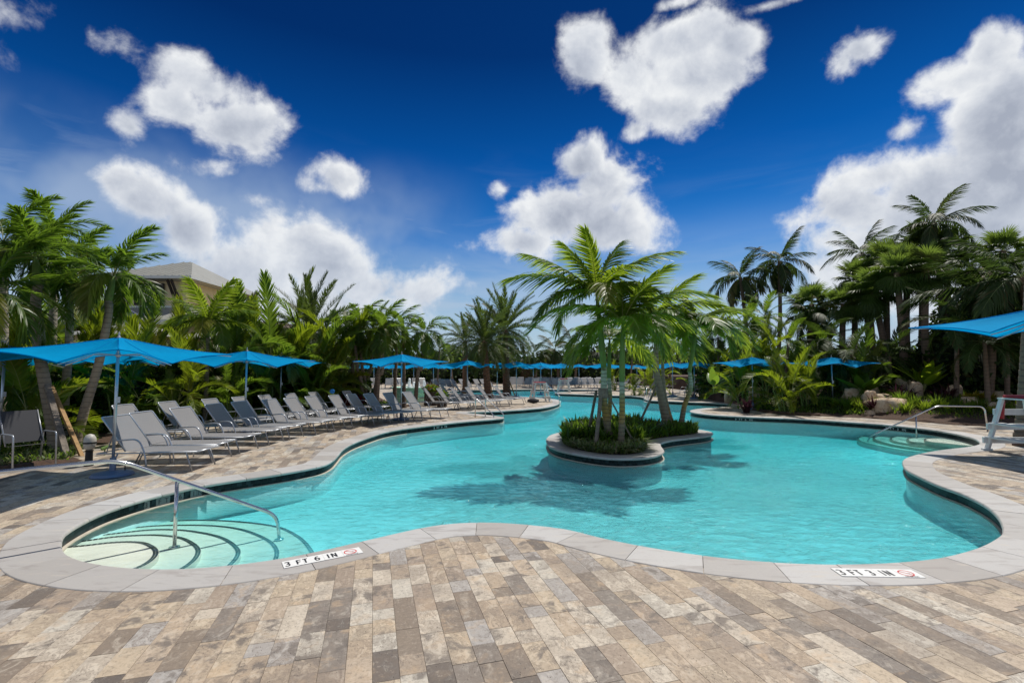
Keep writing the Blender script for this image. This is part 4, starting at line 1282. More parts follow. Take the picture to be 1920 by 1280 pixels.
# ------------------------------------------------------------------ house at the left, behind the palms
def house():
    D = 28.0
    def P(x, y, d=D): return pd(x, y, d)
    root = empty('house', (P(330, 700).x, D + 3, 0))
    tag(root, 'cream two storey house with hipped pale metal roof behind the palms at the left', 'house')
    ox, oy, oz = root.location
    def L(v): return Vector(v) - root.location
    x0 = P(219, 540).x; x1 = P(377, 540).x - .9
    zt, zb = P(300, 522).z, P(300, 574).z
    b = MB(); b.box(L(((x0 + x1) / 2, D + 3.0, (zt + zb) / 2)), (x1 - x0, 5.9, zt - zb)); b.build('upper_wall', 'stucco', root)
    # hipped roof with deep eaves
    e = .9
    X0, X1, Y0, Y1 = x0 - e, x1 + e, D - e, D + 6 + e
    rz = P(312, 492, D + 3).z
    b = MB(); xm0, xm1 = X0 + 2.6, X1 - 2.6; ym = D + 3
    vs = [L(q) for q in ((X0, Y0, zt), (X1, Y0, zt), (X1, Y1, zt), (X0, Y1, zt), (xm0, ym, rz), (xm1, ym, rz), (X0, Y0, zt - .16), (X1, Y0, zt - .16), (X1, Y1, zt - .16), (X0, Y1, zt - .16))]
    b.add(vs, [(0, 1, 5, 4), (1, 2, 5), (2, 3, 4, 5), (3, 0, 4), (9, 8, 7, 6)], 0)
    b.add(vs, [(6, 7, 1, 0), (7, 8, 2, 1), (8, 9, 3, 2), (9, 6, 0, 3)], 1)
    rf = b.build('roof', ['roof_metal', 'trim_white'], root)
    sb = MB()
    for k in range(14):
        t = k / 13; xx = X0 + .3 + (X1 - X0 - .6) * t
        tt = min(1, min((xx - X0) / 2.6, (X1 - xx) / 2.6))
        sb.bar(L((xx, Y0 + .02, zt + .02)), L((xx, Y0 + (ym - Y0) * tt, zt + (rz - zt) * tt + .02)), .05, .04)
    sb.build('roof_seam', 'roof_metal', root)['kind'] = 'stuff'
    def win(xa, ya, xb, yb, slats=7, n='window'):
        a, c3 = P(xa, ya, D - .02), P(xb, yb, D - .02)
        b = MB(); cx2, cz = (a.x + c3.x) / 2, (a.z + c3.z) / 2; w, h = c3.x - a.x, a.z - c3.z
        b.box(L((cx2, D - .01, cz)), (w, .06, h)); o = b.build(n, 'dark_opening', root)
        f = MB()
        for sx in (-1, 1): f.box(L((cx2 + sx * w / 2, D - .06, cz)), (.07, .1, h + .07))
        for sz in (-1, 1): f.box(L((cx2, D - .063, cz + sz * h / 2)), (w + .07, .1, .07))
        f.build('frame', 'dark_wood', o)
        s = MB()
        for i in range(slats): s.box(L((cx2, D - .05, cz - h / 2 + h * (i + .5) / slats)), (w - .08, .03, h / slats * .45), Matrix.Rotation(R(30), 3, 'X'))
        s.build('louver', 'dark_wood', o)
    win(256, 533, 306, 571)
    for xa in (226, 314):
        a = P(xa, 525, D - .8); c3 = P(xa + 12, 556, D - .05)
        b = MB(); b.bar(L(a), L(c3), .10, .14); b.bar(L((a.x + .22, a.y, a.z)), L((c3.x + .22, c3.y, c3.z)), .10, .14); b.build('bracket', 'dark_wood', root)
    # lower roofs and walls
    zl = zb
    b = MB()
    xl, xr = P(110, 570).x, P(470, 570).x
    y0l, y1l = D - 2.6, D + 8
    vs = [L(q) for q in ((xl, y0l, zl - 1.05), (xr, y0l, zl - 1.05), (xr, D, zl - .02), (xl, D, zl - .02), (xl, y0l, zl - 1.3), (xr, y0l, zl - 1.3), (xr, D, zl - 1.3), (xl, D, zl - 1.3))]
    b.add(vs, [(0, 1, 2, 3)], 0); b.add(vs, [(4, 5, 1, 0), (5, 6, 2, 1), (7, 4, 0, 3), (7, 6, 5, 4)], 1)
    b.build('lower_roof', ['roof_metal', 'trim_white'], root)
    b = MB(); b.box(L(((xl + xr) / 2, D - .12, zl - .12)), (xr - xl, .2, .24)); b.build('fascia', 'trim_white', root)
    b = MB(); a, c3 = P(150, 600, D - 2.7), P(206, 568, D - 2.7); b.bar(L(a), L(c3), .1, .42); c3b = P(262, 600, D - 2.7); b.bar(L(c3), L(c3b), .1, .42); b.build('gable_trim', 'louver_blue', root)
    b = MB(); b.box(L(((xl + xr) / 2, D + 1.0, (zl - 1.3) / 2)), (xr - xl - 1.6, 5.0, zl - 1.3)); b.build('lower_wall', 'stucco', root)
    for i, xx in enumerate((120, 190, 345, 430)):
        p = P(xx, 650); b = MB(); b.box(L((p.x, D - 2.3, (zl - 1.3) / 2)), (.45, .45, zl - 1.3)); b.build('column', 'stucco', root)
house()
def low_roof(label, px_, py_, d, w, h, matn, wall='stucco'):
    p = pd(px_, py_, d); root = empty('pavilion', (p.x, p.y, 0)); tag(root, label, 'pavilion')
    z = p.z
    b = MB(); e = w / 2
    vs = [(-e, -e * .8, z - h), (e, -e * .8, z - h), (e, e * .8, z - h), (-e, e * .8, z - h), (-e * .25, 0, z), (e * .25, 0, z)]
    b.add(vs, [(0, 1, 5, 4), (1, 2, 5), (2, 3, 4, 5), (3, 0, 4), (3, 2, 1, 0)]); b.build('roof', matn, root)
    b = MB(); b.box((0, 0, (z - h) / 2), (w * .8, w * .6, z - h)); b.build('wall', wall, root)
    return root
low_roof('low pavilion with brown tiled roof between the date palm and the bright shrubs', 512, 603, 27, 5.0, .8, 'roof_thatch')
low_roof('small cream pavilion with pale roof peeking out above the large left umbrella', 250, 608, 22, 4.2, .6, 'roof_metal')
low_roof('small cream pavilion with pale roof beside the feathery palm left of centre', 430, 616, 24, 4.0, .6, 'roof_metal')

# ------------------------------------------------------------------ fence
def fence(pts, label, h=1.38, gap=.115, sec=2.3):
    root = empty('picket_fence', (pts[0][0], pts[0][1], 0)); tag(root, label, 'fence')
    o = root.location
    L = [0]
    for a, b2 in zip(pts, pts[1:]): L.append(L[-1] + math.dist(a, b2))
    xs, ys = [p[0] for p in pts], [p[1] for p in pts]
    def at(s): return Vector((np.interp(s, L, xs), np.interp(s, L, ys), 0)) - o
    s = 0
    pm = MB(); pm.box((0, 0, h / 2), (.016, .016, h)); pme = pm.mesh('picket', 'black_metal')
    fm = MB(); fm.box((0, 0, (h + .06) / 2), (.06, .06, h + .06)); fme = fm.mesh('post', 'black_metal')
    while s < L[-1]:
        e = min(L[-1], s + sec); a, c3 = at(s), at(e)
        q = link('post', fme, root); q.location = a
        for z in (.15, h - .18, h - .03):
            b = MB(); b.bar(a + Vector((0, 0, z)), c3 + Vector((0, 0, z)), .03, .035); b.build('rail', 'black_metal', root)
        n = int((e - s) / gap)
        for i in range(1, n):
            q = link('picket', pme, root); q.location = a.lerp(c3, i / n)
        s = e
fence([(-14.5, 9.2), (-12.2, 10.6), (-11.4, 14), (-10.6, 18.5), (-9.2, 21)], 'black metal picket fence in the dark planting behind the left loungers')

# ------------------------------------------------------------------ umbrellas
def umbrella_canopy(hub=2.30, tip=1.68, tipz=2.04, low=.98, lowz=1.86):
    V, Fq = [], []
    nr, na = 9, 12
    S = 8 * na
    for j in range(S):
        q = j / na; k = int(q) % 8; f = q - int(q)
        # corners alternate: even = long high tips, odd = short low points
        a0, a1 = k * math.pi / 4, (k + 1) * math.pi / 4
        r0, r1 = (tip, low) if k % 2 == 0 else (low, tip); z0, z1 = (tipz, lowz) if k % 2 == 0 else (lowz, tipz)
        p0 = np.array([math.cos(a0) * r0, math.sin(a0) * r0, z0]); p1 = np.array([math.cos(a1) * r1, math.sin(a1) * r1, z1])
        p = p0 * (1 - f) + p1 * f
        bow = math.sin(f * math.pi) * .05
        p[:2] *= (1 - bow); p[2] += math.sin(f * math.pi) * .035
        for i in range(nr + 1):
            t = i / nr
            z = hub + (p[2] - hub) * t - math.sin(t * math.pi) * .045 * (1 + .9 * math.sin(f * math.pi))
            V.append((p[0] * t * 1.0 + (.001 if i == 0 else 0), p[1] * t, z))
    for j in range(S):
        j2 = (j + 1) % S
        for i in range(nr):
            Fq.append((j * (nr + 1) + i, j * (nr + 1) + i + 1, j2 * (nr + 1) + i + 1, j2 * (nr + 1) + i))
    return np_mesh('canopy', V, Fq, ['umbrella_cloth'], smooth=True)
CAN = umbrella_canopy()
def umbrella_proto():
    root = empty('patio_umbrella')
    b = MB(); b.lathe([(.29, 0), (.30, .02), (.27, .055), (.10, .085), (.045, .09), (.045, .30), (.038, .30)], 24); b.build('base', 'base_plate', root, False)
    b = MB(); b.tube([(.16, 0, .05), (.16, 0, .17), (.05, 0, .20)], .010, 6); b.build('base_handle', 'black_metal', root)
    b = MB(); b.tube([(0, 0, .1), (0, 0, 2.28)], .024, 10); b.build('pole', 'pole_steel', root, True)
    b = MB(); b.box((.03, 0, 1.25), (.05, .05, .10)); b.build('crank', 'alu_light', root)
    link('canopy', CAN, root)
    ev = [CAN.vertices[j * 10 + 9].co.copy() for j in range(96)]
    b = MB(); b.tube(ev, .009, 5, closed=True); b.build('hem', 'umbrella_cloth', root, True)
    b = MB()
    for k in range(8):
        sv = [CAN.vertices[k * 120 + i].co + Vector((0, 0, .003)) for i in range(1, 10)]
        b.tube(sv, .005, 4)
    b.build('seam', 'umbrella_cloth', root)['kind'] = 'stuff'
    for k in range(8):
        a = k * math.pi / 4; r, z = (1.66, 2.025) if k % 2 == 0 else (.97, 1.848)
        b = MB(); pr = [(math.cos(a) * r * t, math.sin(a) * r * t, 2.285 + (z + .012 - 2.285) * t - .045 * math.sin(t * math.pi) - .03) for t in (0, .2, .4, .6, .8, 1)]
        for q0, q1 in zip(pr, pr[1:]): b.bar(q0, q1, .014, .016)
        b.bar((math.cos(a) * .03, math.sin(a) * .03, 2.0), (math.cos(a) * r * .45, math.sin(a) * r * .45, 2.25 + (z - 2.25) * .45 - .07), .010, .014)
        b.build('rib', 'alu_light', root)
    b = MB(); b.lathe([(.03, 1.97), (.045, 2.0), (.03, 2.04)], 10); b.build('hub', 'alu_light', root)
    b = MB(); b.lathe([(.03, 2.29), (.022, 2.31), (.012, 2.33), (.016, 2.36), (.003, 2.40)], 8); b.build('finial', 'alu_light', root)
    return root
uproto = umbrella_proto()
umb = [
 (217, 8.07, None, 'large blue umbrella nearest the camera at the left, over the first loungers'),
 (214, 13.6, 30, 'blue umbrella directly behind the nearest left umbrella, its canopy showing below it'),
 (2, 10.2, 20, 'blue umbrella cut off by the left edge of the photo'),
 (460, 13.0, None, 'blue umbrella over the dark and shaded loungers in the middle of the left rows'),
 (525, 17.6, 22, 'blue umbrella half hidden behind the one over the middle of the left rows'),
 (752, 17.0, None, 'blue umbrella standing alone beside the end of the left lounger row'),
 (876, 27.5, 5, 'blue umbrella over the dark loungers left of the pool ladder'),
 (700, 41, 12, 'far blue umbrella seen between the slim palm trunks left of the lone umbrella'),
 (668, 44, 30, 'far blue umbrella at the left end of the distant umbrella line'),
 (775, 42, 8, 'far blue umbrella right behind the lone umbrella pole'),
 (812, 39, 20, 'far blue umbrella just right of the white fountain jets'),
 (845, 43, 40, 'far blue umbrella under the edge of the ladder umbrella'),
 (735, 46, 25, 'far blue umbrella in the line behind the mint fountain'),
 (932, 36, 30, 'blue umbrella between the two rough trunked date palms'),
 (968, 31, 20, 'blue umbrella right of the rough trunked date palm'),
 (1014, 34, 4, 'blue umbrella above the first white lifeguard chair'),
 (1052, 41, 30, 'blue umbrella above the small far lifeguard chair'),
 (1134, 37, 8, 'blue umbrella seen past the trunks of the island palms'),
 (1195, 50, 20, 'small far blue umbrella just right of the island palm trunks'),
 (1262, 32.5, 12, 'left one of two blue umbrellas overlapping behind the right island palms'),
 (1303, 29.5, 2, 'right one of two blue umbrellas overlapping behind the right island palms'),
 (1000, 47.5, 10, 'far blue umbrella over the shaded loungers, left of the first lifeguard chair'),
 (1034, 48, 25, 'far blue umbrella between the two lifeguard chairs'),
 (1086, 47.5, 0, 'far blue umbrella left of the island palm trunks'),
 (1172, 47, 30, 'far blue umbrella just beyond the ringed island trunk'),
 (1226, 46, 12, 'far blue umbrella left of the two overlapping ones'),
 (1412, 21.4, 15, 'blue umbrella peeking out left of the bright bushy palm on the right bank'),
 (1562, 20.4, 10, 'blue umbrella behind and right of the bright bushy palm on the right bank'),
]
for i, (x, d, rz, lab) in enumerate(umb):
    p = pd(x, 760, d)
    o = uproto if i == 0 else copy_tree(uproto)
    o.location = (p.x, d, 0)
    azv = math.degrees(math.atan2(p.x, d))
    o.rotation_euler = (R(.6 if i else 0), 0, R(-azv + (rz or 0)))
    if i > 0:
        s = rnd.uniform(.97, 1.03); o.scale = (s, s, rnd.uniform(.985, 1.015))
    tag(o, lab, 'umbrella', 'blue patio umbrellas round the pool')
# the larger one by the lifeguard chair at the right edge
o = copy_tree(uproto)
o.location = (10.95, 9.5, 0); o.scale = (1.42, 1.42, 1.34); o.rotation_euler = (0, 0, R(-48))
tag(o, 'blue umbrella canopy entering at the right edge above the white lifeguard chair', 'umbrella', 'blue patio umbrellas round the pool')

# ------------------------------------------------------------------ loungers
HW = .32
def lounger_proto():
    root = empty('sun_lounger')
    SZ_, HX, FX, BX, BZ = .335, -.30, .93, -.74, .925
    # frame with rails, foot and head bars
    f = MB()
    for s in (-1, 1):
        f.tube([(-.78, s * HW, SZ_ - .03), (FX, s * HW, SZ_)], .014, 6)
    f.tube([(FX, -HW, SZ_), (FX, HW, SZ_)], .014, 6); f.tube([(-.78, -HW, SZ_ - .03), (-.78, HW, SZ_ - .03)], .012, 6); f.tube([(.3, -HW, SZ_ - .02), (.3, HW, SZ_ - .02)], .010, 6)
    f.build('frame', 'alu_light', root, True)
    V, Fq = [], []
    nx, ny = 8, 6
    for i in range(nx + 1):
        for j in range(ny + 1):
            u, v = i / nx, j / ny; y = (v * 2 - 1) * (HW - .004)
            z = SZ_ + .006 - .018 * math.sin(u * math.pi) * math.sin(v * math.pi) - (.02 * max(0, u - .9) * 10 * .3)
            V.append((HX + (FX - HX) * u, y, z))
    Fq = [(i * (ny + 1) + j, (i + 1) * (ny + 1) + j, (i + 1) * (ny + 1) + j + 1, i * (ny + 1) + j + 1) for i in range(nx) for j in range(ny)]
    link('seat_sling', np_mesh('seat_sling', V, Fq, ['sling'], smooth=True), root)
    bk = MB()
    a, c3 = Vector((HX, 0, SZ_ + .01)), Vector((BX, 0, BZ))
    bk.tube(round_path([(a.x, -HW + .01, a.z), (c3.x, -HW + .01, c3.z), (c3.x, HW - .01, c3.z), (a.x, HW - .01, a.z)], .03, 3), .015, 6)
    bk.build('back_frame', 'alu_light', root, True)
    V = []
    for i in range(nx + 1):
        for j in range(ny + 1):
            u, v = i / nx, j / ny; y = (v * 2 - 1) * (HW - .012)
            p = a.lerp(c3, u); off = -.022 * math.sin(v * math.pi) * math.sin(u * math.pi)
            V.append((p.x + off * .8, y, p.z + off * .5))
    link('back_sling', np_mesh('back_sling', V, Fq, ['sling'], smooth=True), root)
    for s in (-1, 1):
        b = MB(); y = s * (HW + .025)
        b.tube(round_path([(-.47, y, .53), (-.06, y, .56), (.06, y, .30), (.10, y, 0.0)], .12, 5), .014, 7)
        b.build('armrest', 'alu_light', root, True)
    for s in (-1, 1):
        b = MB(); b.tube([(.74, s * HW, SZ_), (.86, s * (HW + .012), 0)], .014, 6); b.build('leg', 'alu_grey', root, True)
        b = MB(); b.tube([(-.42, s * HW, SZ_ - .02), (-.56, s * (HW + .01), 0)], .013, 6); b.build('leg', 'alu_grey', root, True)
    b = MB()
    for s in (-1, 1): b.tube([(-.55, s * (HW - .05), .64), (-.66, s * (HW - .05), .31)], .008, 5)
    b.build('back_strut', 'alu_grey', root)
    return root
lproto = lounger_proto()
def lounger_far():
    b = MB()
    SZ_, HX, FX, BX, BZ = .335, -.30, .93, -.74, .925
    for s in (-1, 1):
        b.tube([(-.78, s * HW, SZ_ - .03), (FX, s * HW, SZ_)], .018, 4, 1)
        b.tube([(HX, s * HW, SZ_), (BX, s * HW, BZ)], .018, 4, 1)
        b.tube([(.74, s * HW, SZ_), (.86, s * HW, 0)], .016, 4, 1); b.tube([(-.42, s * HW, SZ_), (-.56, s * HW, 0)], .016, 4, 1)
        b.tube([(-.47, s * HW, .53), (-.04, s * HW, .55), (.08, s * HW, 0)], .015, 4, 1)
    b.tube([(BX, -HW, BZ), (BX, HW, BZ)], .018, 4, 1); b.tube([(FX, -HW, SZ_), (FX, HW, SZ_)], .016, 4, 1)
    b.add([(HX, -HW, SZ_ + .01), (FX, -HW, SZ_ + .01), (FX, HW, SZ_ + .01), (HX, HW, SZ_ + .01), (BX, HW, BZ), (BX, -HW, BZ)], [(0, 1, 2, 3), (5, 0, 3, 4)], 0)
    return b.mesh('sun_lounger', ['sling', 'alu_grey'])
LFAR = lounger_far()
ORD = ['first', 'second', 'third', 'fourth', 'fifth', 'sixth', 'seventh', 'eighth', 'ninth', 'tenth', 'eleventh', 'twelfth', 'thirteenth', 'fourteenth', 'fifteenth', 'sixteenth', 'seventeenth', 'eighteenth', 'nineteenth', 'twentieth', 'twenty-first', 'twenty-second', 'twenty-third', 'twenty-fourth', 'twenty-fifth', 'twenty-sixth']
used = [False]
def place_lounger(foot, deg, label, group, full=True):
    "foot = ground point midway between the foot legs"
    a = R(deg); c0 = (foot[0] - .86 * math.cos(a), foot[1] - .86 * math.sin(a))
    if full:
        o = copy_tree(lproto) if used[0] else lproto
        used[0] = True
    else:
        o = link('sun_lounger', LFAR)
    o.location = (c0[0], c0[1], 0.003); o.rotation_euler = (0, 0, a)
    tag(o, label, 'sun lounger', group)
    return o
G1 = 'grey loungers in the front row at the left'
front = [((-5.52, 8.72), 1), ((-5.66, 9.5), 2), ((-5.68, 10.5), -3), ((-5.62, 11.6), -2), ((-5.52, 12.45), -4), ((-5.22, 13.35), -6), ((-4.98, 14.05), -7), ((-4.68, 14.75), -8), ((-4.22, 15.4), -9), ((-3.85, 15.95), -10),
         ((-3.45, 16.35), -14), ((-2.98, 17.0), -16), ((-2.42, 17.6), -17)]
fl_ = ['grey sling lounger nearest the camera, leftmost of the front row under the big umbrella', 'second lounger of the front row, fully sunlit backrest beside the nearest one',
       'third lounger of the front row, its backrest split diagonally by umbrella shade', 'fourth lounger of the front row, its backrest wholly in dark shade',
       'fifth lounger of the front row, standing at the pole of the middle umbrella', 'sixth lounger of the front row, first sunlit one past the middle umbrella pole',
       'seventh lounger of the front row, sunlit between two like it', 'eighth lounger of the front row, its backrest covering part of the back row', 'ninth lounger of the front row, third from the dark shaded one',
       'tenth lounger of the front row, last pale one before the shaded lounger', 'shaded dark lounger in the front row left of the lone umbrella', 'sunlit lounger right at the pole of the lone umbrella', 'last lounger of the front row, right of the lone umbrella pole']
for (p, a), l in zip(front, fl_): place_lounger(p, a, l, G1)
G2 = 'grey loungers in the second row before the fence'
second = [((-7.6, 11.4), 0), ((-7.35, 12.5), 0), ((-7.0, 13.6), -3), ((-6.75, 14.6), -3), ((-6.5, 15.6), -4), ((-6.15, 16.6), -6), ((-5.75, 17.6), -6), ((-4.9, 18.6), -8)]
for i, (p, a) in enumerate(second):
    place_lounger(p, a, ORD[i] + ' grey lounger from the left in the back row before the fence', G2)
G3 = 'dark grey loungers on the peninsula by the ladder'
pen = [((862, 767), 0), ((888, 768.5), -8), ((912, 766), -5), ((937, 764), -12), ((958, 761), -10), ((985, 757.5), -10), ((848, 757), 0), ((880, 753), -5), ((905, 751), 0)]
for i, (q, a) in enumerate(pen):
    p = g(*q); place_lounger(p, a, ORD[i] + ' lounger counted from the left on the peninsula between ladder and lifeguard chair', G3)
G4 = 'loungers in the rows beyond the far pool arm'
k = 0
for i in range(17):
    x = 962 + i * 12.2
    if 1040 < x < 1046: continue
    p = g(x, 727.2); place_lounger(p, -90 + rnd.uniform(-8, 8) + (20 if i > 9 else -8), ORD[k] + ' lounger from the left in the front line beyond the far water', G4, False); k += 1
for i in range(16):
    x = 952 + i * 14.5
    p = g(x, 723.0); place_lounger(p, -90 + rnd.uniform(-10, 10), ORD[i] + ' lounger from the left in the shaded line under the far umbrellas', G4, False)
G5 = 'loungers on the far left terrace round the fountain'
for i in range(9):
    p = g(836 + i * 13.5, 731.5 + rnd.uniform(-.6, .6)); place_lounger(p, -30 + rnd.uniform(-10, 10), ORD[i] + ' lounger from the left on the terrace behind the date palms', G5, False)
for i in range(8):
    p = g(690 + i * 19, 728 + rnd.uniform(-.6, .4)); place_lounger(p, -60 + rnd.uniform(-20, 20), ORD[i] + ' far lounger from the left behind the mint fountain', G5, False)
G6 = 'loungers on the bank right of the island'
rb = [((1194, 739), 195), ((1266, 741), 205), ((1290, 744), 208), ((1306, 747), 210), ((1330, 747.5), 205), ((1278, 746), 215), ((1316, 741), 215)]
for i, (q, a) in enumerate(rb):
    p = g(*q); place_lounger(p, a, ORD[i] + ' lounger from the left on the bank behind the right island palms', G6)
for i, (q, a) in enumerate([((1150, 729), 200), ((1172, 730), 195), ((1206, 731), 195), ((1228, 730), 200), ((1105, 736.5), 200)]):
    p = g(*q); place_lounger(p, a, ORD[i] + ' far lounger from the left behind the island palm trunks', G6, False)
for i, (q, a) in enumerate([((1497, 762), 200), ((1530, 761), 205), ((1556, 760), 210)]):
    p = g(*q); place_lounger((p[0], p[1]), a, ['shaded lounger left', 'shaded lounger in the middle', 'shaded lounger right'][i] + ' in the nook behind the bright bushy palm', 'shaded loungers in the right bank nook')
# sling chair in the dark corner at the left edge
simple('sling_shaded', (.035, .035, .04), .8)  # shade over the chair is put into this near-black sling colour
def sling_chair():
    p = g(22, 884); root = empty('sling_chair', (p[0] - .1, p[1] + .35, 0), R(-25)); tag(root, 'sling chair with metal frame in the shade at the left edge', 'chair')
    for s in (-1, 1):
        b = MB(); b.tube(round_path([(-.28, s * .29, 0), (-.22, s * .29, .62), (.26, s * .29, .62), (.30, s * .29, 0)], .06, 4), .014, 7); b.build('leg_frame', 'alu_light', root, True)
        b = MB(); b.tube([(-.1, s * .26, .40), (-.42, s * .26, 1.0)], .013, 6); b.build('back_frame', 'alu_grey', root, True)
    b = MB(); b.add([(.28, -.25, .43), (.28, .25, .43), (-.16, .25, .39), (-.16, -.25, .39)], [(0, 1, 2, 3)]); b.build('seat', 'sling_shaded', root)
    b = MB(); b.add([(-.14, -.25, .45), (-.14, .25, .45), (-.42, .25, 1.0), (-.42, -.25, 1.0)], [(0, 1, 2, 3)]); b.build('backrest', 'sling_shaded', root)
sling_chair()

# ------------------------------------------------------------------ rails and ladders
def handrail(label, pts, r, posts, flange, name='handrail'):
    o = Vector((pts[-1][0], pts[-1][1], 0)); root = empty(name, o); tag(root, label, 'handrail', None)
    b = MB(); b.tube([Vector(p) - o for p in round_path(pts, .16, 6)], r, 12); b.build('rail', 'steel', root, True)
    for (a, c3) in posts:
        b = MB(); b.tube([Vector(a) - o, Vector(c3) - o], r * .95, 12); b.build('post', 'steel', root, True)
    for q in flange:
        b = MB(); b.lathe([(.055, -.001), (.055, .012), (.03, .020), (.022, .026)], 16, c0=Vector(q) - o); b.build('flange', 'steel', root, True)
pb = g(327, 1026, -.245); pe = g(523.5, 1012, -.425)
def onray(x, y, X=None, Y=None):
    a, f, u = ray(x, y); t = (X / a) if X is not None else Y / f
    return (a * t, f * t, CAMH + u * t)
ptop = onray(320, 903, Y=pb[1] + .02)
pend = onray(519, 966, Y=pe[1])
# the rail's run lies in the upright plane through post and foot
def inplane(x, y, p, q):
    a, f, u = ray(x, y); dx, dy = q[0] - p[0], q[1] - p[1]
    t = (p[0] * dy - p[1] * dx) / (a * dy - f * dx)
    return (a * t, f * t, CAMH + u * t)
pend = inplane(520, 965, pb, pe); pk = inplane(222, 862, pb, pe)
dirx = Vector((pb[0] - pe[0], pb[1] - pe[1])).normalized()
_w = (Vector(pb[:2]) - Vector(pk[:2])).length / (Vector(pend[:2]) - Vector(pk[:2])).length
ptop = (pb[0], pb[1], pk[2] + (pend[2] - pk[2]) * _w)
pkv = Vector(pk); far_ = pkv + Vector((dirx.x, dirx.y, 0)) * 1.9; far_.z = pkv.z
handrail('long stainless handrail reaching down into the pool steps at the near left', [far_ + Vector((dirx.x * .1, dirx.y * .1, -pkv.z)), far_, pkv, Vector(pend), Vector((pe[0], pe[1], -.425))], .021,
         [((pb[0], pb[1], -.245), (ptop[0], ptop[1], ptop[2] - .01))], [(pb[0], pb[1], -.245), (pe[0], pe[1], -.42)])
pb = g(1719, 827, -.365); pe = g(1626.5, 828, -.425)
A = inplane(1632, 817, (pb[0], pb[1]), (pe[0], pe[1])); dirx = Vector((pb[0] - pe[0], pb[1] - pe[1], 0)).normalized()
pk = Vector(inplane(1757, 760.6, pb, pe)); p2 = Vector(inplane(1842, 760.6, pb, pe)); p3 = Vector(inplane(1852, 804, pb, pe))
pt = Vector(inplane(1717.5, 780, pb, pe))
p2.z = pk.z
handrail('arched stainless handrail over the curved pool steps at the right', [(p3.x, p3.y, 0), (p3.x - dirx.x * .05, p3.y - dirx.y * .05, pk.z), tuple(pk), A, (pe[0], pe[1], -.425)], .021, [((pb[0], pb[1], -.365), tuple(pt - Vector((0, 0, .01))))], [(pb[0], pb[1], -.365)])
def ladder(label, px_a, px_b, zt=.70, run=.62, deg=-62):
    a = Vector((*g(*px_a), 0)); c3 = Vector((*g(*px_b), 0)); root = empty('pool_ladder', a); tag(root, label, 'ladder')
    side = (c3 - a); fw = Vector((math.cos(R(deg)), math.sin(R(deg)), 0))
    for s in (a, c3):
        o = s - a
        b = MB(); b.tube(round_path([o, o + Vector((0, 0, zt)), o + fw * (run) + Vector((0, 0, .12)), o + fw * (run + .02) + Vector((0, 0, -.5))], .09, 5), .020, 8); b.build('rail', 'steel', root, True)
    for z in (-.13, -.32):
        b = MB(); b.bar(fw * run + Vector((0, 0, z)), side + fw * run + Vector((0, 0, z)), .09, .03); b.build('tread', 'white_plastic', root)
ladder('steel pool ladder with two rails on the narrow left peninsula', (891, 782), (910, 780.5), .70, .75, -22)
ladder('small steel ladder at the far bank behind the island', (1213, 747.5), (1221, 749), .66, .7, -120)
A1, A2 = g(1049, 756.2), g(1025, 745)
handrail('slim stainless rail at the tip of the lifeguard peninsula', [(A2[0], A2[1], 0), (A2[0], A2[1], .86), (A1[0] - .02, A1[1], .42), (A1[0], A1[1], -.4)], .022, [], [])

# ------------------------------------------------------------------ lifeguard chairs
def lifeguard_chair(label, loc, rz, H=1.02, near=False, sc=1.0):
    root = empty('lifeguard_chair', loc, rz); tag(root, label, 'lifeguard chair', 'white wooden lifeguard chairs')
    W, Dp = .46, .46          # half spread at the ground
    w2, d2 = .30, .24
    for sx in (-1, 1):
        for sy in (-1, 1):
            b = MB(); b.bar((sx * Dp, sy * W, 0), (sx * d2, sy * w2, H), .09, .05); b.box((sx * Dp, sy * W, .02), (.17, .09, .04)); b.build('leg', 'white_paint', root)
    def ht(z): t = z / H; return Dp + (d2 - Dp) * t, W + (w2 - W) * t
    for z, ex in ((.22, .10), (.52, .10), (.84, .05)):
        dx, wy = ht(z)
        for sy in (-1, 1):
            b = MB(); b.box((0, sy * (wy + .047), z), (dx * 2 + ex * 2, .04, .13)); b.build('side_board', 'white_paint', root)
    for z in (.20, .50):
        dx, wy = ht(z)
        for i in range(2):
            b = MB(); b.box((dx - .02 - i * .15, 0, z + .085), (.135, wy * 2 + .12, .03)); b.build('step_board', 'white_paint', root)
    for i in range(4):
        b = MB(); b.box((-.24 + i * .15, 0, H + .016), (.135, .72, .03)); b.build('seat_board', 'white_paint', root)
    for i in range(3):
        b = MB(); b.box((-.27, -.22 + i * .22, H + .03 + .03), (.03, .19, .06)); b.build('backrest_board', 'white_paint', root)
    b = MB(); b.box((0, 0, H + .063), (.46, .60, .06)); o = b.build('cushion', 'red_vinyl', root)
    bv = o.modifiers.new('bevel', 'BEVEL'); bv.width = .02; bv.segments = 2
    b = MB(); b.tube([(.2, -.34, H - .02), (.24, -.36, H - .42)], [.05, .065], 8); b.build('rescue_tube', 'red_vinyl', root, True)
    if near:
        bb = MB()
        for z in (.15, .22, .50, .56, .84):
            dx, wy = ht(z)
            for sx in (-1, 1): bb.box((sx * dx, -(wy + .03), z), (.014, .02, .014))
        bb.build('bolt', 'steel', root)
    root.scale = (sc, sc, sc)
    return root
p = g(1855, 858)
lifeguard_chair('white wooden lifeguard chair cut off by the right edge, red cushion on top', (p[0] + 1.28, p[1] + .42, 0), R(176), 1.12, True)
p = g(1012, 752.5); lifeguard_chair('white wooden lifeguard chair on the rounded tip of the left peninsula', (p[0], p[1], 0), R(-80), 1.0)
p = g(1057, 735.2); lifeguard_chair('smaller looking far white lifeguard chair on the tongue across the water', (p[0], p[1], 0), R(-90), .98)

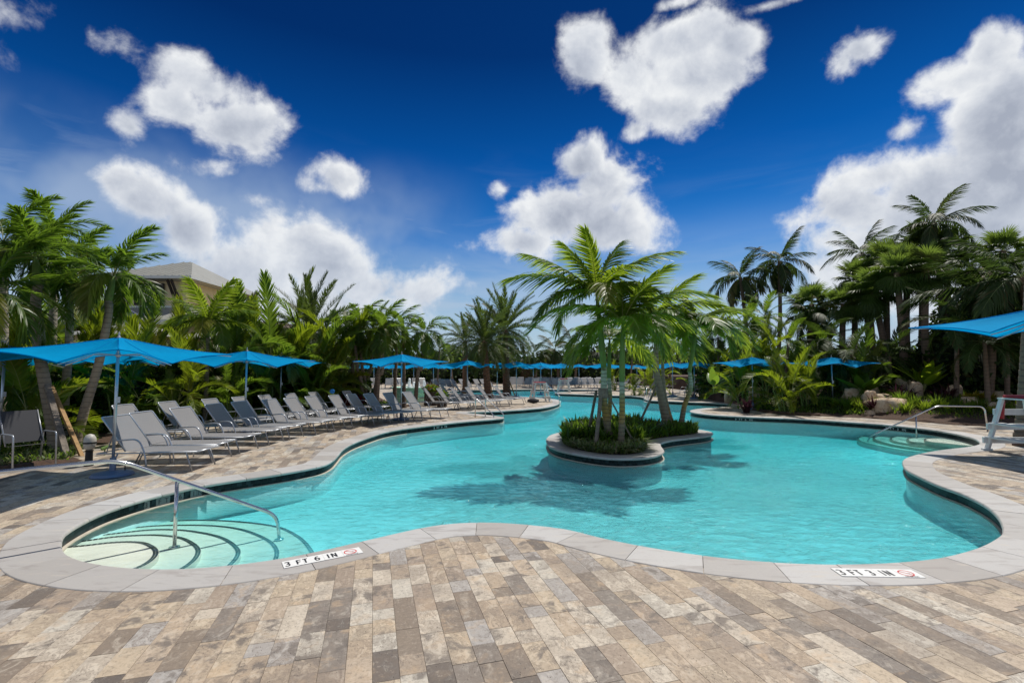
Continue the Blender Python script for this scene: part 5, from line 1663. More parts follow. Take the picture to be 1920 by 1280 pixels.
# ------------------------------------------------------------------ fountain
def fountain():
    p = pd(777, 735, 27.0); root = empty('splash_fountain', (p.x, 27.0, 0)); tag(root, 'mint green tiered splash fountain with white foaming jets', 'fountain')
    for i, (r, z0, z1) in enumerate(((1.45, 0, .28), (1.30, .28, .52), (1.18, .52, .80))):
        b = MB(); b.lathe([(r, z0), (r + .02, z1 - .05), (r + .08, z1 - .03), (r + .08, z1), (r - .12, z1), (r - .14, z1 - .05)], 28); b.build('tier', 'mint_plaster', root)
    b = MB(); b.lathe([(1.04, .74), (1.04, .765), (.01, .765)], 28); b.build('water', 'water_foam', root)
    for k, (x, h) in enumerate(((-.27, .52), (.20, .38), (.52, .42), (-.05, .30))):
        rs = random.Random(k); b = MB(); pts = []; rr = []
        for i in range(9):
            t = i / 8; pts.append((x + rs.uniform(-.02, .02), -.1 + .1 * k + rs.uniform(-.02, .02), .74 + h * t)); rr.append((.11 - .05 * t) * rs.uniform(.8, 1.25))
        b.tube(pts, rr, 9); b.build('foam_jet', 'water_foam', root, True)
fountain()
def planter(label, q, d, h, w, flowers):
    p = pd(q[0], q[1], d); root = empty('planter', (p.x, d, 0)); tag(root, label, 'planter')
    b = MB(); b.box((0, 0, h / 2), (w, w, h)); b.box((0, 0, h + .02), (w + .06, w + .06, .04)); b.build('box', 'planter_brown', root)
    link('foliage', shrub_mesh('foliage', [(0, 0, h + .16, w * .55, w * .55, .22)], 420, .12, 'leaf_mid', 3), root)
    for i, f in enumerate(flowers):
        V, Fq = leaf_cloud([(0, 0, h + .22, w * .55, w * .55, .2)], 70, .07, 5 + i, aspect=1.3); link('flowers', np_mesh('flowers', V, Fq, [f]), root)
planter('square brown planter with yellow and red flowers beside the fountain', (809, 760), 24.0, .62, .62, ['flower_yellow', 'flower_red'])
planter('lower brown planter with green foliage right of the flower planter', (829, 760), 23.0, .36, .42, ['leaf_yellow'])
def mushroom():
    p = pd(908, 700, 33); root = empty('water_feature', (p.x, 33, 0)); tag(root, 'slim white spouting water column between the two date palms', 'water feature')
    b = MB(); b.tube([(0, 0, 0), (0, 0, .9), (.04, 0, 2.2), (.05, 0, 3.0)], [.20, .16, .12, .03], 9); b.build('water_column', 'water_foam', root, True)
    b = MB(); b.lathe([(.5, 0), (.55, .2), (.4, .25)], 16); b.build('basin', 'mint_plaster', root)
# lantern on its post
def lantern():
    p = g(166, 873); root = empty('garden_lamp', (p[0], p[1], 0)); tag(root, 'oval pale globe lamp on a short dark post by the left palm trunks', 'lamp')
    b = MB(); b.lathe([(.07, 0), (.075, .02), (.06, .05), (.055, .26), (.07, .28)], 12); b.build('post', 'black_metal', root)
    b = MB(); b.lathe([(.04, .28), (.085, .33), (.10, .42), (.092, .50), (.06, .56), (.01, .58)], 14); b.build('globe', 'globe_white', root, True)
    b = MB(); b.lathe([(.101, .405), (.103, .42), (.101, .435)], 14); b.build('band', 'strap', root)
lantern()
def sprinkler():
    p = g(196, 853); root = empty('garden_spotlight', (p[0], p[1], 0)); tag(root, 'small green garden spotlight in the mulch beside the nearest umbrella pole', 'spotlight')
    b = MB(); b.tube([(0, 0, 0), (0, 0, .12)], .012, 6); b.build('spike', 'trunk_green', root); b = MB(); b.tube([(-.02, -.06, .13), (.03, .05, .17)], .035, 8); b.build('lamp_head', 'trunk_green', root)
sprinkler()

# ------------------------------------------------------------------ depth markers
def text_mesh(body, size, matn, extrude=.0012, xs=1.0):
    cu = bpy.data.curves.new('lettering', 'FONT'); cu.body = body; cu.size = size; cu.extrude = extrude; cu.align_x = 'CENTER'; cu.align_y = 'CENTER'
    cu.offset = size * .004
    tmp = bpy.data.objects.new('lettering', cu); col_.objects.link(tmp)
    dg = bpy.context.evaluated_depsgraph_get(); me = bpy.data.meshes.new_from_object(tmp.evaluated_get(dg))
    bpy.data.objects.remove(tmp); me.name = 'lettering'
    me.materials.clear(); me.materials.append(MATS[matn])
    if xs != 1.0:
        me.transform(Matrix.Diagonal((xs, 1, 1, 1)))
    return me
def no_diving(parent, x, r, th, small=True):
    b = MB()
    n = 28
    for (ra, rb) in ((r, r * .84),):
        vs = []
        for k in range(n):
            a = 6.283 * k / n
            vs += [(x + ra * math.cos(a), ra * math.sin(a), th), (x + rb * math.cos(a), rb * math.sin(a), th)]
        b.add(vs, [(2 * k, (2 * k + 2) % (2 * n), (2 * k + 3) % (2 * n), 2 * k + 1) for k in range(n)])
    a = math.pi * .75; dx, dy = math.cos(a), math.sin(a); nx2, ny2 = -dy * r * .07, dx * r * .07
    b.add([(x + dx * r * .9 + nx2, dy * r * .9 + ny2, th), (x + dx * r * .9 - nx2, dy * r * .9 - ny2, th), (x - dx * r * .9 - nx2, -dy * r * .9 - ny2, th), (x - dx * r * .9 + nx2, -dy * r * .9 + ny2, th)], [(0, 1, 2, 3)])
    b.build('no_diving_ring', 'sign_red', parent)
    d = MB(); h = []
    for k in range(10): h.append((x + r * .32 + r * .13 * math.cos(k * .628), -r * .25 + r * .13 * math.sin(k * .628), th * .7))
    d.add(h, [tuple(range(10))])
    d.add([(x - r * .45, r * .35, th * .8), (x - r * .30, r * .42, th * .8), (x + r * .28, -r * .12, th * .8), (x + r * .16, -r * .24, th * .8)], [(3, 2, 1, 0)])
    d.add([(x + r * .02, r * .12, th * .75), (x + r * .1, r * .08, th * .75), (x + r * .5, -r * .02, th * .75), (x + r * .45, -r * .1, th * .75)], [(3, 2, 1, 0)])
    d.build('diver', 'sign_black', parent)
GLY = {'F': [((0, 0), (0, 1)), ((0, .95), (.62, .95)), ((0, .50), (.50, .50))], 'T': [((.35, 0), (.35, 1)), ((0, .95), (.70, .95))], 'I': [((.30, 0), (.30, 1))],
       'N': [((.03, 0), (.03, 1)), ((.67, 0), (.67, 1)), ((.03, 1), (.67, 0))],
       '3': [((.05, .88), (.22, .97)), ((.20, .96), (.48, .96)), ((.46, .97), (.60, .84)), ((.60, .86), (.58, .62)), ((.60, .64), (.30, .53)), ((.30, .53), (.62, .42)), ((.62, .44), (.64, .18)), ((.64, .20), (.48, .04)), ((.50, .04), (.20, .04)), ((.22, .03), (.04, .14))],
       '6': [((.58, .96), (.26, .88)), ((.28, .90), (.07, .62)), ((.07, .64), (.05, .26)), ((.05, .28), (.20, .05)), ((.18, .05), (.48, .05)), ((.46, .04), (.64, .22)), ((.64, .20), (.62, .42)), ((.63, .40), (.46, .56)), ((.48, .56), (.20, .55)), ((.22, .56), (.06, .42))]}
def glyph(ch, h, w, th):
    b = MB()
    for (p, q) in GLY[ch]:
        b.bar(((p[0] - .35) * w, (p[1] - .5) * h, 0), ((q[0] - .35) * w, (q[1] - .5) * h, 0), th, .0008)
    for i, v in enumerate(b.v): b.v[i] = (v[0], v[1], v[2] + .00003 * (i // 8))
    return b.mesh('lettering', 'sign_black')
def depth_marker(label, pL, pR, body, h=.165, curve=0.0):
    a, c3 = Vector((*g(*pL), 0)), Vector((*g(*pR), 0)); mid = (a + c3) / 2; L = (c3 - a).length
    root = empty('depth_marker', (mid.x, mid.y, .0095), math.atan2(c3.y - a.y, c3.x - a.x)); tag(root, label, 'depth marker')
    n = max(1, int(round(L / h)))
    for i in range(n):
        b = MB(); b.box((-L / 2 + L * (i + .5) / n, 0, 0), (L / n - .002, h, .004)); b.build('tile', 'sign_white', root)
    slot = (L - h * 1.45) / len(body)
    for k, ch in enumerate(body):
        if ch != ' ':
            me = glyph(ch, h * .62, slot * 1.12, .0135)
            o = link('lettering', me, root); o.location = (-L / 2 + slot * (k + .75), -.004, .0032)
    no_diving(root, L / 2 - h * .62, h * .36, .0034)
    me = text_mesh('NO DIVING', h * .13, 'sign_black', .0004); o = link('small_lettering', me, root); o.location = (L / 2 - h * .62, -h * .43, .0032)
depth_marker('white coping depth marker reading 3 FT 6 IN beside the near pool steps', (530, 1061), (677, 1032), '3 FT 6 IN')
depth_marker('white coping depth marker reading 3 FT 3 IN at the lower right', (1568, 1074), (1722, 1077), '3 FT 3 IN')
def wall_marker(label, s_px, body, h=.10, wdt=.62, matn='sign_black', bgm='sign_white', flip=False):
    q = np.array(g(*s_px)); i = int(np.argmin(np.linalg.norm(lip - q, axis=1)))
    n = lipN[i]; p = lip[i] + n * .022
    root = empty('depth_marker', (p[0], p[1], -.108)); tag(root, label, 'depth marker')
    # faces the water: x along the wall, y up, z towards the water
    tx = Vector((-n[1], n[0], 0)); zax = Vector((-n[0], -n[1], 0)); up = Vector((0, 0, 1))
    tx = up.cross(zax).normalized()
    m = Matrix((tx, up, zax)).transposed().to_4x4(); root.rotation_euler = m.to_euler()
    k = len(body.replace(' ', '')); letters = [ch for ch in body]
    x = -wdt / 2; step = wdt / len(letters)
    for ch in letters:
        if ch != ' ':
            # curved wall: every letter tile follows the nearest wall point
            s = Vector((p[0], p[1], 0)) + tx * (x + step / 2)
            j = int(np.argmin(np.linalg.norm(lip - np.array([s.x, s.y]), axis=1))); pp = lip[j] + lipN[j] * .022
            zoff = (Vector((pp[0], pp[1], 0)) - Vector((p[0], p[1], 0))).dot(zax)
            b = MB(); b.box((x + step / 2, 0, zoff), (step * .98, h * 1.08, .006)); b.build('tile', bgm, root)
            me = text_mesh(ch, h * .95, matn, .0005); o = link('lettering', me, root); o.location = (x + step / 2, 0, zoff + .0042)
        x += step
simple('marker_grey', (.16, .17, .17), .4)
wall_marker('dark grey waterline marker reading 3 FT 6 IN behind the near handrail post', (329, 920), '3 FT 6 IN', .10, .86, 'sign_black', 'marker_grey')
wall_marker('small waterline marker on the left bank below the loungers end', (826, 794.5), '3 FT 6 IN', .10, .60, 'sign_white', 'waterline_mosaic')
wall_marker('small waterline marker under the right peninsula', (1393, 781), '3 FT 6 IN', .10, .6, 'sign_white', 'waterline_mosaic')
wall_marker('small waterline marker behind the right curved steps', (1678, 798), '3 FT 3 IN', .10, .6, 'sign_white', 'waterline_mosaic')
# ------------------------------------------------------------------ palms
def at(x, d, z=0.0): 
    p = pd(x, 700, d); return Vector((p.x, d, z))
IZ = .10
# island soil is a low mound under ground cover
# the two large palms and their companions
def ip(x, y, d): return pd(x, y, d)
royal = dict(kind='royal', name='palm_tree', tmat='trunk_royal', rings=0)
def hero(label, base, mids, heart, specs, nf, size, r, seed, shaft=.75, minel=-10, tm='trunk_royal'):
    return palm(label, base, heart, 'royal', nf, size, 'palm_tree', r, 0, shaft, tm, specs, None, seed, minel, 80, 9, .05, False, mids)
bA = ip(1146, 828, 11.2); bA.z = IZ
hero('tallest feathery palm on the island, its fronds highest against the cloud', bA, [ip(1134, 765, 11.2)], ip(1118.5, 548, 11.2),
     [(150, 8, 2.25, 1), (136, -10, 2.05, 0), (168, 22, 1.8, 2), (94, 5, 1.5, 0), (72, -8, 1.6, 0), (50, 8, 2.1, 1), (38, -20, 1.8, 2), (26, 14, 1.7, 2),
      (93, 62, 1.55, 3), (118, 15, 1.5, 0), (60, 35, 1.6, 2), (160, -5, 1.7, 3), (20, 30, 1.6, 3), (174, -30, 1.6, 3), (10, -40, 1.6, 2), (110, -45, 1.5, 1)], 0, 2.0, (.095, .062), 1, 1.75)
bB = ip(1164, 836, 10.7); bB.z = IZ
hero('front island palm with pale ringed trunk and a frond hanging towards the camera', bB, [ip(1166.5, 770, 10.7)], ip(1168, 604, 10.7),
     [(50, 5, 2.1, 2), (30, 12, 2.05, 3), (16, -20, 1.8, 3), (140, 8, 2.35, 3), (164, -15, 1.6, 3), (92, 66, 1.4, 3), (55, 52, 1.4, 3), (84, -28, 1.5, 0),
      (120, -30, 1.6, 2), (72, 20, 1.7, 1), (30, -35, 1.7, 2), (150, 35, 1.3, 3), (8, 25, 1.4, 3), (62, -45, 1.6, 1)], 0, 1.8, (.075, .055), 2, 1.3)
bC = ip(1140, 822, 12.0); bC.z = IZ
hero('slimmer island palm standing behind the tallest one, drooping a frond to the left', bC, [ip(1144, 750, 12)], ip(1143, 636, 12.0),
     [(160, 10, 1.6, 4), (140, 30, 1.3, 4), (172, -20, 1.4, 3), (40, 10, 1.5, 3), (15, -20, 1.5, 3), (95, -30, 1.3, 1), (120, -30, 1.4, 2), (60, -40, 1.4, 2)], 0, 1.5, (.055, .045), 3, .95)
bD = ip(1252, 797, 14.2); bD.z = IZ
hero('dark crowned palm on the right half of the island with a thick grey trunk', bD, [ip(1240, 745, 14.2), ip(1230, 690, 14.2)], ip(1226, 606, 14.2),
     [(48, -10, 2.3, 2), (70, 10, 1.9, 1), (30, 10, 2.2, 2), (125, -10, 1.7, 2), (150, 10, 1.7, 3), (10, -20, 2.0, 3), (95, -20, 1.7, 0), (85, 40, 1.4, 3), (20, 40, 1.5, 4), (160, -40, 1.6, 3), (60, -40, 1.9, 1), (110, 50, 1.3, 4)], 0, 1.9, (.135, .07), 4, .6, tm='trunk_grey')
bD2 = ip(1262, 795, 14.6); bD2.z = IZ
hero('thin palm stem leaning beside the thick trunk on the right half of the island', bD2, [ip(1246, 735, 14.6)], ip(1238, 640, 14.6),
     [(150, 20, 1.2, 4), (40, 10, 1.4, 3), (100, 10, 1.2, 1), (20, -20, 1.3, 3), (70, -30, 1.3, 2), (160, -20, 1.2, 3)], 0, 1.4, (.06, .045), 14, .4, tm='trunk_grey')
bE = ip(1276, 796, 14.0); bE.z = IZ
hero('rightmost island palm leaning right with fronds drooping straight down', bE, [ip(1283, 762, 14), ip(1295, 728, 14.0)], ip(1306, 614, 14.0),
     [(62, 10, 1.9, 4), (40, 25, 1.9, 4), (30, -10, 1.9, 3), (55, -20, 1.8, 2), (115, 5, 1.6, 3), (140, -10, 1.5, 3), (95, -10, 1.3, 0), (80, 45, 1.6, 4), (20, 40, 1.5, 4), (125, 40, 1.4, 4), (75, -50, 1.5, 3)], 0, 1.7, (.08, .05), 5, 1.3)
# support stakes on the island
def stake(label, a, b2, w=.055, m='stake_grey', cat='stake'):
    a, b2 = Vector(a), Vector(b2); root = empty('support_stake', a); tag(root, label, cat, 'wooden palm support stakes')
    b = MB(); b.bar((0, 0, -.05), b2 - a, w, w * .8); b.build('post', m, root)
    return root
def gz(x, y, d, z=IZ):
    p = pd(x, y, d); return Vector((p.x, d, z))
stake('leaning wooden stake left of the tallest island palm', gz(1101, 795, 12.0), ip(1118, 733, 11.3))
stake('weathered grey stake leaning on the front of the tallest island palm', gz(1117, 830, 10.8), ip(1127, 738, 11.15), .075)
stake('wooden stake running from the tallest island palm down behind the ringed trunk', gz(1190, 824, 11.2), ip(1137, 735, 11.25), .045)
stake('thin stake leaning from the left onto the thick trunk of the right island palm', gz(1192, 795, 13.5), ip(1232, 722, 14.1), .05)
stake('stake standing right of the thick trunk of the right island palm', gz(1266, 796, 14.4), ip(1240, 735, 14.3), .055, 'stake_tan')
stake('broad grey stake leaning on the leftmost thick palm trunk', gz(128, 864, 9.6, 0), ip(88, 722, 10.3), .10)
stake('tan stake leaning across the left palm trunks', gz(156, 845, 9.9, 0), ip(96, 724, 10.4), .07, 'stake_tan')
b = MB(); c0 = ip(1131, 737, 11.2)
b.lathe([(.105, -.11), (.115, -.1), (.118, .0), (.115, .1), (.105, .11)], 14); o = b.build('trunk_wrap', 'stake_grey', None); o.location = c0; tag(o, 'burlap wrap bound round the tallest island palm where the stakes meet', 'trunk wrap')

# left group near the camera
def lp(label, bx, by, d, mids, hx, hy, seed, size=2.0, nf=17, r=(.13, .085), shaft=.55, kind='dense', minel=-30, tm='trunk_grey', **k):
    base = pd(bx, by, d); base.z = 0
    return palm(label, base, pd(hx, hy, d), kind, nf, size, 'palm_tree', r, 0, shaft, tm, None, None, seed, minel, 80, 8, .02, False, [pd(x, y, d) for x, y in mids], **k)
lp('leftmost of three thick palms at the left, its trunk curving beside the stakes', 108, 850, 10.4, [(92, 760), (74, 660), (67, 570)], 66, 482, 21, 1.4, 15, (.125, .08), .62, minel=0)
lp('middle of three thick palms at the left with an upright trunk', 116, 812, 12.4, [(122, 740), (129, 650)], 134, 490, 22, 1.55, 15, (.11, .075), .6, minel=0)
lp('third thick palm at the left, leaning right with its crown arching over the house', 138, 840, 10.8, [(158, 770), (185, 682), (203, 590)], 213, 518, 23, 1.45, 16, (.10, .068), .55, minel=0)
lp('palm whose crown fills the upper left of the tree line', 4, 800, 10.9, [(4, 700)], 6, 455, 24, 1.45, 15, (.13, .09), .5, minel=10)
lp('dark low palm at the very left edge behind the trunks', -30, 820, 9.4, [(-20, 700)], -14, 545, 25, 1.6, 14, (.12, .09), .5, minel=0)
lp('palm crown between the leftmost and the middle left palms', 96, 800, 13.4, [(98, 700)], 102, 440, 26, 1.5, 13, (.12, .08), .5, minel=15)
lp('slim feathery palm right of the house with upright sparse fronds', 384, 770, 16, [(388, 700)], 391, 604, 27, 2.0, 0, (.07, .05), .5, 'royal')
hh = bpy.data.objects[-1] if False else None
# specs for that one
def addfr(root, kind, specs, Lm, H):
    for (phi, tw, ln, bi) in specs:
        d = Vector((math.cos(R(phi)) * math.cos(R(tw)), -math.sin(R(tw)), math.sin(R(phi)) * math.cos(R(tw))))
        put_frond(root, FR[kind][bi], d, ln / Lm, rnd.uniform(-.2, .2), H)
rt_ = [o for o in col_.objects if o.get('label', '').startswith('slim feathery palm right of the house')][0]
addfr(rt_, 'royal', [(70, 5, 1.7, 0), (95, 20, 1.6, 0), (50, -10, 1.9, 1), (35, 10, 1.8, 1), (125, 5, 1.6, 1), (150, -10, 1.8, 2), (160, 20, 1.6, 3), (20, -20, 1.7, 2), (10, 30, 1.5, 3), (110, 50, 1.4, 3), (60, 60, 1.4, 3), (140, -50, 1.5, 2)], 2.0, pd(391, 604, 16) - rt_.location)

# date palms
def datep(label, x, by, d, hx, hy, seed, size, nf=62, r=(.24, .19), **k):
    base = pd(x, by, d); base.z = 0
    return palm(label, base, pd(hx, hy, d), 'date', nf, size, 'date_palm', r, 0, 0, 'trunk_date', None, None, seed, -38, 86, 0, 0, True, None, **k)
datep('date palm with a thick rough trunk right of the far umbrella, fronds spiking upwards', 950, 742, 33, 947, 618, 31, 3.3)
datep('second rough trunked date palm, lower and just left of the tall one', 915, 745, 29.5, 908, 640, 32, 2.7, 54, (.21, .17))
datep('big date palm crown rising over the shrubs at the left middle', 592, 740, 25, 583, 622, 33, 3.1, 50)
datep('date palm crown partly hidden left of the two rough trunks', 872, 738, 36, 872, 640, 34, 2.4, 34, (.2, .16))
stake('pale stake propping the left rough trunked date palm', gz(925, 744, 29.4, 0), pd(918, 712, 29.5), .07, 'stake_tan')
stake('pale stake propping the right rough trunked date palm', gz(966, 742, 32.8, 0), pd(956, 716, 33), .07, 'stake_tan')

# group of slim palms behind the end of the lounger row
gp = [(684, 757, 663, 618, 21), (688, 757, 674, 604, 21.4), (686, 755, 700, 620, 23), (700, 757, 716, 610, 21), (706, 756, 722, 628, 20.5), (740, 752, 744, 604, 23.5), (758, 752, 757, 622, 22.5), (778, 745, 796, 626, 22)]
gl = ['leftmost stem of the dense slim palm group beyond the left rows', 'second stem of the dense slim palm group, its crown highest', 'third stem of the slim palm group, in its shady middle', 'curving stem in the middle of the slim palm group',
      'stem right of the curving one in the slim palm group', 'palm whose crown fills the gap before the lone umbrella', 'palm right behind the lone umbrella pole', 'rightmost slim palm, leaning right of the lone umbrella']
for i, ((bx, by, hx, hy, d), l) in enumerate(zip(gp, gl)):
    lp(l, bx, by, d, [((bx * 2 + hx) / 3 + rnd.uniform(-2, 2), by - 50), ((bx + hx * 2) / 3, (by + hy) / 2 + 5)], hx, hy, 40 + i, 1.5, 15, (.095, .06), .5, 'dense' if i % 2 else 'mid', -25, 'trunk_brown')
lp('bare trunk standing in the dense slim palm group', 668, 757, 21.5, [(662, 700)], 660, 640, 49, 1.5, 10, (.09, .06), .4, 'mid', -25, 'trunk_brown')

# coconut palms right
def coco(label, bx, d, hx, hy, seed, size, nf=20, r=(.15, .10), lean=.2):
    base = pd(bx, 750, d); base.z = 0
    return palm(label, base, pd(hx, hy, d), 'coconut', nf, size, 'coconut_palm', r, lean, 0, 'trunk_brown', None, None, seed, -45, 78)
coco('left one of two tall coconut palms standing against the blue sky', 1402, 31, 1388, 520, 51, 2.35)
coco('right one of two tall coconut palms standing against the blue sky', 1452, 31, 1461, 490, 52, 2.45)
coco('coconut palm whose tip rises behind the fan palms', 1640, 28, 1617, 474, 53, 2.15)
coco('highest coconut palm at the right, its fronds arching before the grey cloud', 1765, 24, 1752, 418, 54, 2.2, 22)
coco('dark coconut palm at the far right edge', 1930, 17, 1915, 520, 55, 2.8, 20)
coco('dark coconut palm behind the lifeguard umbrella', 1850, 19, 1850, 545, 56, 2.7, 20)
coco('far coconut palm in the gap left of the island', 1046, 55, 1040, 655, 57, 3.2, 16)
coco('second far coconut palm in the gap left of the island', 1078, 58, 1075, 648, 58, 3.2, 16)
coco('low coconut palm right of the two tall ones', 1512, 26, 1520, 592, 59, 2.0, 16)
coco('coconut palm crown low behind the far umbrellas at the centre', 1003, 52, 1000, 665, 60, 2.6, 14)
# fan palms right
fp = [(1736, 668, 1737, 508, 20, 'fan palm on the thick trunk right of the sky gap'), (1700, 665, 1702, 500, 21, 'fan palm on the middle trunk of the sky gap'), (1694, 668, 1682, 512, 20.4, 'fan palm leaning left at the sky gap'),
      (1668, 665, 1636, 545, 21.6, 'fan palm with a trunk leaning left before the cloud'), (1628, 665, 1624, 568, 22, 'low fan palm left of the leaning trunk'), (1580, 665, 1581, 570, 22.5, 'fan palm with a rough dark trunk above the right umbrella'),
      (1510, 655, 1522, 570, 24, 'leftmost fan palm, next to the coconut palms'), (1772, 640, 1775, 468, 21.4, 'fan palm crown below the highest coconut palm'), (1662, 640, 1662, 486, 22.4, 'fan palm crown in front of the cloud'),
      (1600, 660, 1604, 520, 23.5, 'fan palm crown left of the cloud trunk'), (1825, 640, 1820, 500, 21, 'fan palm crown in the dark mass at the right'), (1885, 640, 1880, 470, 20.5, 'fan palm crown near the top right of the trees'), (1722, 640, 1728, 462, 22.8, 'uppermost fan palm crown under the tall coconut palm')]
for i, (bx, by, hx, hy, d, l) in enumerate(fp):
    d += 2.5
    base = pd(bx, by, d); base.z = rise(base.x, d)
    palm(l, base, pd(hx, hy, d), 'fan', 34, rnd.uniform(1.25, 1.6), 'fan_palm', (.16, .13), rnd.uniform(-.1, .1), 0, 'trunk_brown', None, None, 70 + i, -60, 88)

# mid-height palms of the right bank and behind
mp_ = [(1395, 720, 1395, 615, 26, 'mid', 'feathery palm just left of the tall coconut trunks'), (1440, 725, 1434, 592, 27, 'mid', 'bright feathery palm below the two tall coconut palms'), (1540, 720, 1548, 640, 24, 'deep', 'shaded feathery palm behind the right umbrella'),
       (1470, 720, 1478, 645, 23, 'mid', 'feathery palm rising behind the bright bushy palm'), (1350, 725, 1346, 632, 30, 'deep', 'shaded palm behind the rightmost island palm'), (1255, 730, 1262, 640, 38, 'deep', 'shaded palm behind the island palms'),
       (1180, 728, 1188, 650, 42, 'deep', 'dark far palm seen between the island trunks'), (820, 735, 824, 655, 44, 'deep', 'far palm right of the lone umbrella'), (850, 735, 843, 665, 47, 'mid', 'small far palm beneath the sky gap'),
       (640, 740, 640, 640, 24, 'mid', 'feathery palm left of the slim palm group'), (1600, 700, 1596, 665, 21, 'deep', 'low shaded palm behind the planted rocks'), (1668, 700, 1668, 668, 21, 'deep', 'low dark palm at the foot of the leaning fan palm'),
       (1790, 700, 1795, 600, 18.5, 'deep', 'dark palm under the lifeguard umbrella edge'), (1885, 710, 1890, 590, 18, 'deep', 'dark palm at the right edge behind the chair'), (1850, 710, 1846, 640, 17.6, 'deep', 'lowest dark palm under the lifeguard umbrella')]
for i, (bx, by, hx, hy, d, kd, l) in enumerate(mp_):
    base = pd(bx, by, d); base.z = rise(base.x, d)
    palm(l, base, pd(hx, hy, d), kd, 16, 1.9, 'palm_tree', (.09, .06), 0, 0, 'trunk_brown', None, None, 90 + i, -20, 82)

# bright areca clumps
ar = [(20, 560, 12.5, 2.2, 'areca', 'bright areca palm above the big umbrella at the far left'), (90, 575, 15, 2.3, 'mid', 'areca palm between the thick left trunks'), (60, 690, 10.8, 1.7, 'areca', 'low areca with sunlit yellow green fronds left of the thick trunk'),
      (165, 590, 16, 2.1, 'areca', 'areca palm between the middle and leaning left trunks'), (235, 612, 17, 2.0, 'areca', 'areca palm below the house window'), (295, 616, 16.5, 1.9, 'areca', 'areca palm right of the large left umbrella top'),
      (345, 602, 18, 2.0, 'areca', 'bright areca palm below the feathery palm'), (415, 590, 17.5, 2.2, 'mid', 'areca palm above the middle umbrella'), (455, 592, 19.5, 2.3, 'areca', 'bright areca palm right behind the middle umbrella top'),
      (500, 598, 18.5, 2.3, 'mid', 'areca palm right of the middle umbrella'), (545, 592, 20, 2.4, 'areca', 'bright areca palm over the half hidden umbrella'), (590, 605, 20.5, 2.4, 'mid', 'areca palm under the big date palm'),
      (625, 625, 21, 2.2, 'areca', 'yellow green areca palm left of the slim palm group'), (235, 668, 13.4, 1.6, 'mid', 'shaded areca palm at the fence behind the nearest loungers'), (330, 672, 14.3, 1.6, 'areca', 'areca frond cluster catching light at the fence'),
      (430, 668, 16, 1.7, 'mid', 'shaded areca palm behind the middle umbrella pole'), (510, 672, 17.4, 1.7, 'mid', 'shaded areca palm behind the half hidden umbrella pole'), (572, 670, 18.6, 1.8, 'mid', 'areca palm at the end of the fence'),
      (605, 672, 19.5, 1.7, 'areca', 'small bright areca palm before the red plants'), (135, 660, 14.4, 1.9, 'mid', 'shaded areca palm behind the left trunks'), (-20, 610, 11.5, 2.2, 'mid', 'areca palm at the far left edge'),
      (1476, 672, 19.4, 1.8, 'areca', 'bright bushy areca palm in front of the right bank'), (1512, 680, 20.2, 1.7, 'areca', 'bright areca palm right behind the bushy one'), (1436, 618, 22.5, 2.1, 'areca', 'tall bright areca palm behind the bushy one'),
      (1384, 680, 22.0, 1.7, 'areca', 'bright areca palm at the left end of the right bank'), (1400, 600, 26, 2.2, 'mid', 'areca palm under the left coconut palm'), (1352, 682, 28, 1.8, 'areca', 'areca palm right of the rightmost island palm'),
      (1215, 684, 34, 1.7, 'areca', 'small bright areca palm behind the island trunks'), (1190, 712, 33, 1.0, 'areca', 'tiny bright areca clump on the far bank'), (1245, 684, 36, 1.7, 'areca', 'areca palm behind the two overlapping umbrellas'), (1150, 684, 42, 1.7, 'areca', 'areca palm far behind the ringed trunk'),
      (1335, 640, 30, 2.2, 'mid', 'areca palm beyond the drooping fronds of the island'), (1570, 660, 21.5, 1.8, 'deep', 'shaded areca palm right of the right umbrella'), (1530, 630, 24, 2.2, 'mid', 'areca palm below the leftmost fan palm'), (1625, 652, 20.5, 1.8, 'mid', 'arching areca palm above the paddle leaved plants')]
for i, (x, y, d, s, kd, l) in enumerate(ar):
    p = pd(x, y, d)
    z = 0
    nf = 24 if s > 2 else 20
    c2 = clump(l, Vector((p.x, d, z)), s, nf, kd, 'areca_palm', None, 100 + i, .35)
    # tall clumps stand on canes: lift the crown to its height in the photo
    c2.scale = (1, 1, max(.6, min(1.7, p.z / (s * 1.02))))

# ------------------------------------------------------------------ tree belt and dark undergrowth (uncountable)
rs = np.random.RandomState(3)
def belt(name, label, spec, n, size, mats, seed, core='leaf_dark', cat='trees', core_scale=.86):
    C = []; b = MB()
    for k, (x, d, h, r) in enumerate(spec):
        C.append((x, d, h * .55, r, r * .8, h * .5)); C.append((x + rs.uniform(-.5, .5) * r, d, h * .8, r * .6, r * .5, h * .28)); C.append((x + rs.uniform(-.8, .8) * r, d - r * .3, h * .3, r * .7, r * .5, h * .35))
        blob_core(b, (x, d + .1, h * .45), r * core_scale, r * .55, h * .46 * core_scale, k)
    V, Fq = leaf_cloud(C, n, size, seed)
    mi = rs.choice(len(mats), len(Fq), p=[.55, .3, .15][:len(mats)] if len(mats) == 3 else None)
    off = len(V)
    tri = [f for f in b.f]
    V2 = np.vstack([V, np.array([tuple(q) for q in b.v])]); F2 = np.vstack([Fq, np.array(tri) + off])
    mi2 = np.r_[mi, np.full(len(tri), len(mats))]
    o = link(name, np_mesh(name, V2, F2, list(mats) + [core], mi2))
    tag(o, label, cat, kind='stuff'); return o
sp_ = []
x = -74
while x < 78:
    pxx = 960 + x * 900 / 70
    ty = 652 + rs.uniform(-7, 9)
    if pxx < 700: ty -= 12
    if 985 < pxx < 1090: ty += 10
    sp_.append((x, 70 + rs.uniform(-2, 2), 1.75 + (693 - ty) * 70 / 900, 2.6)); x += 2.2
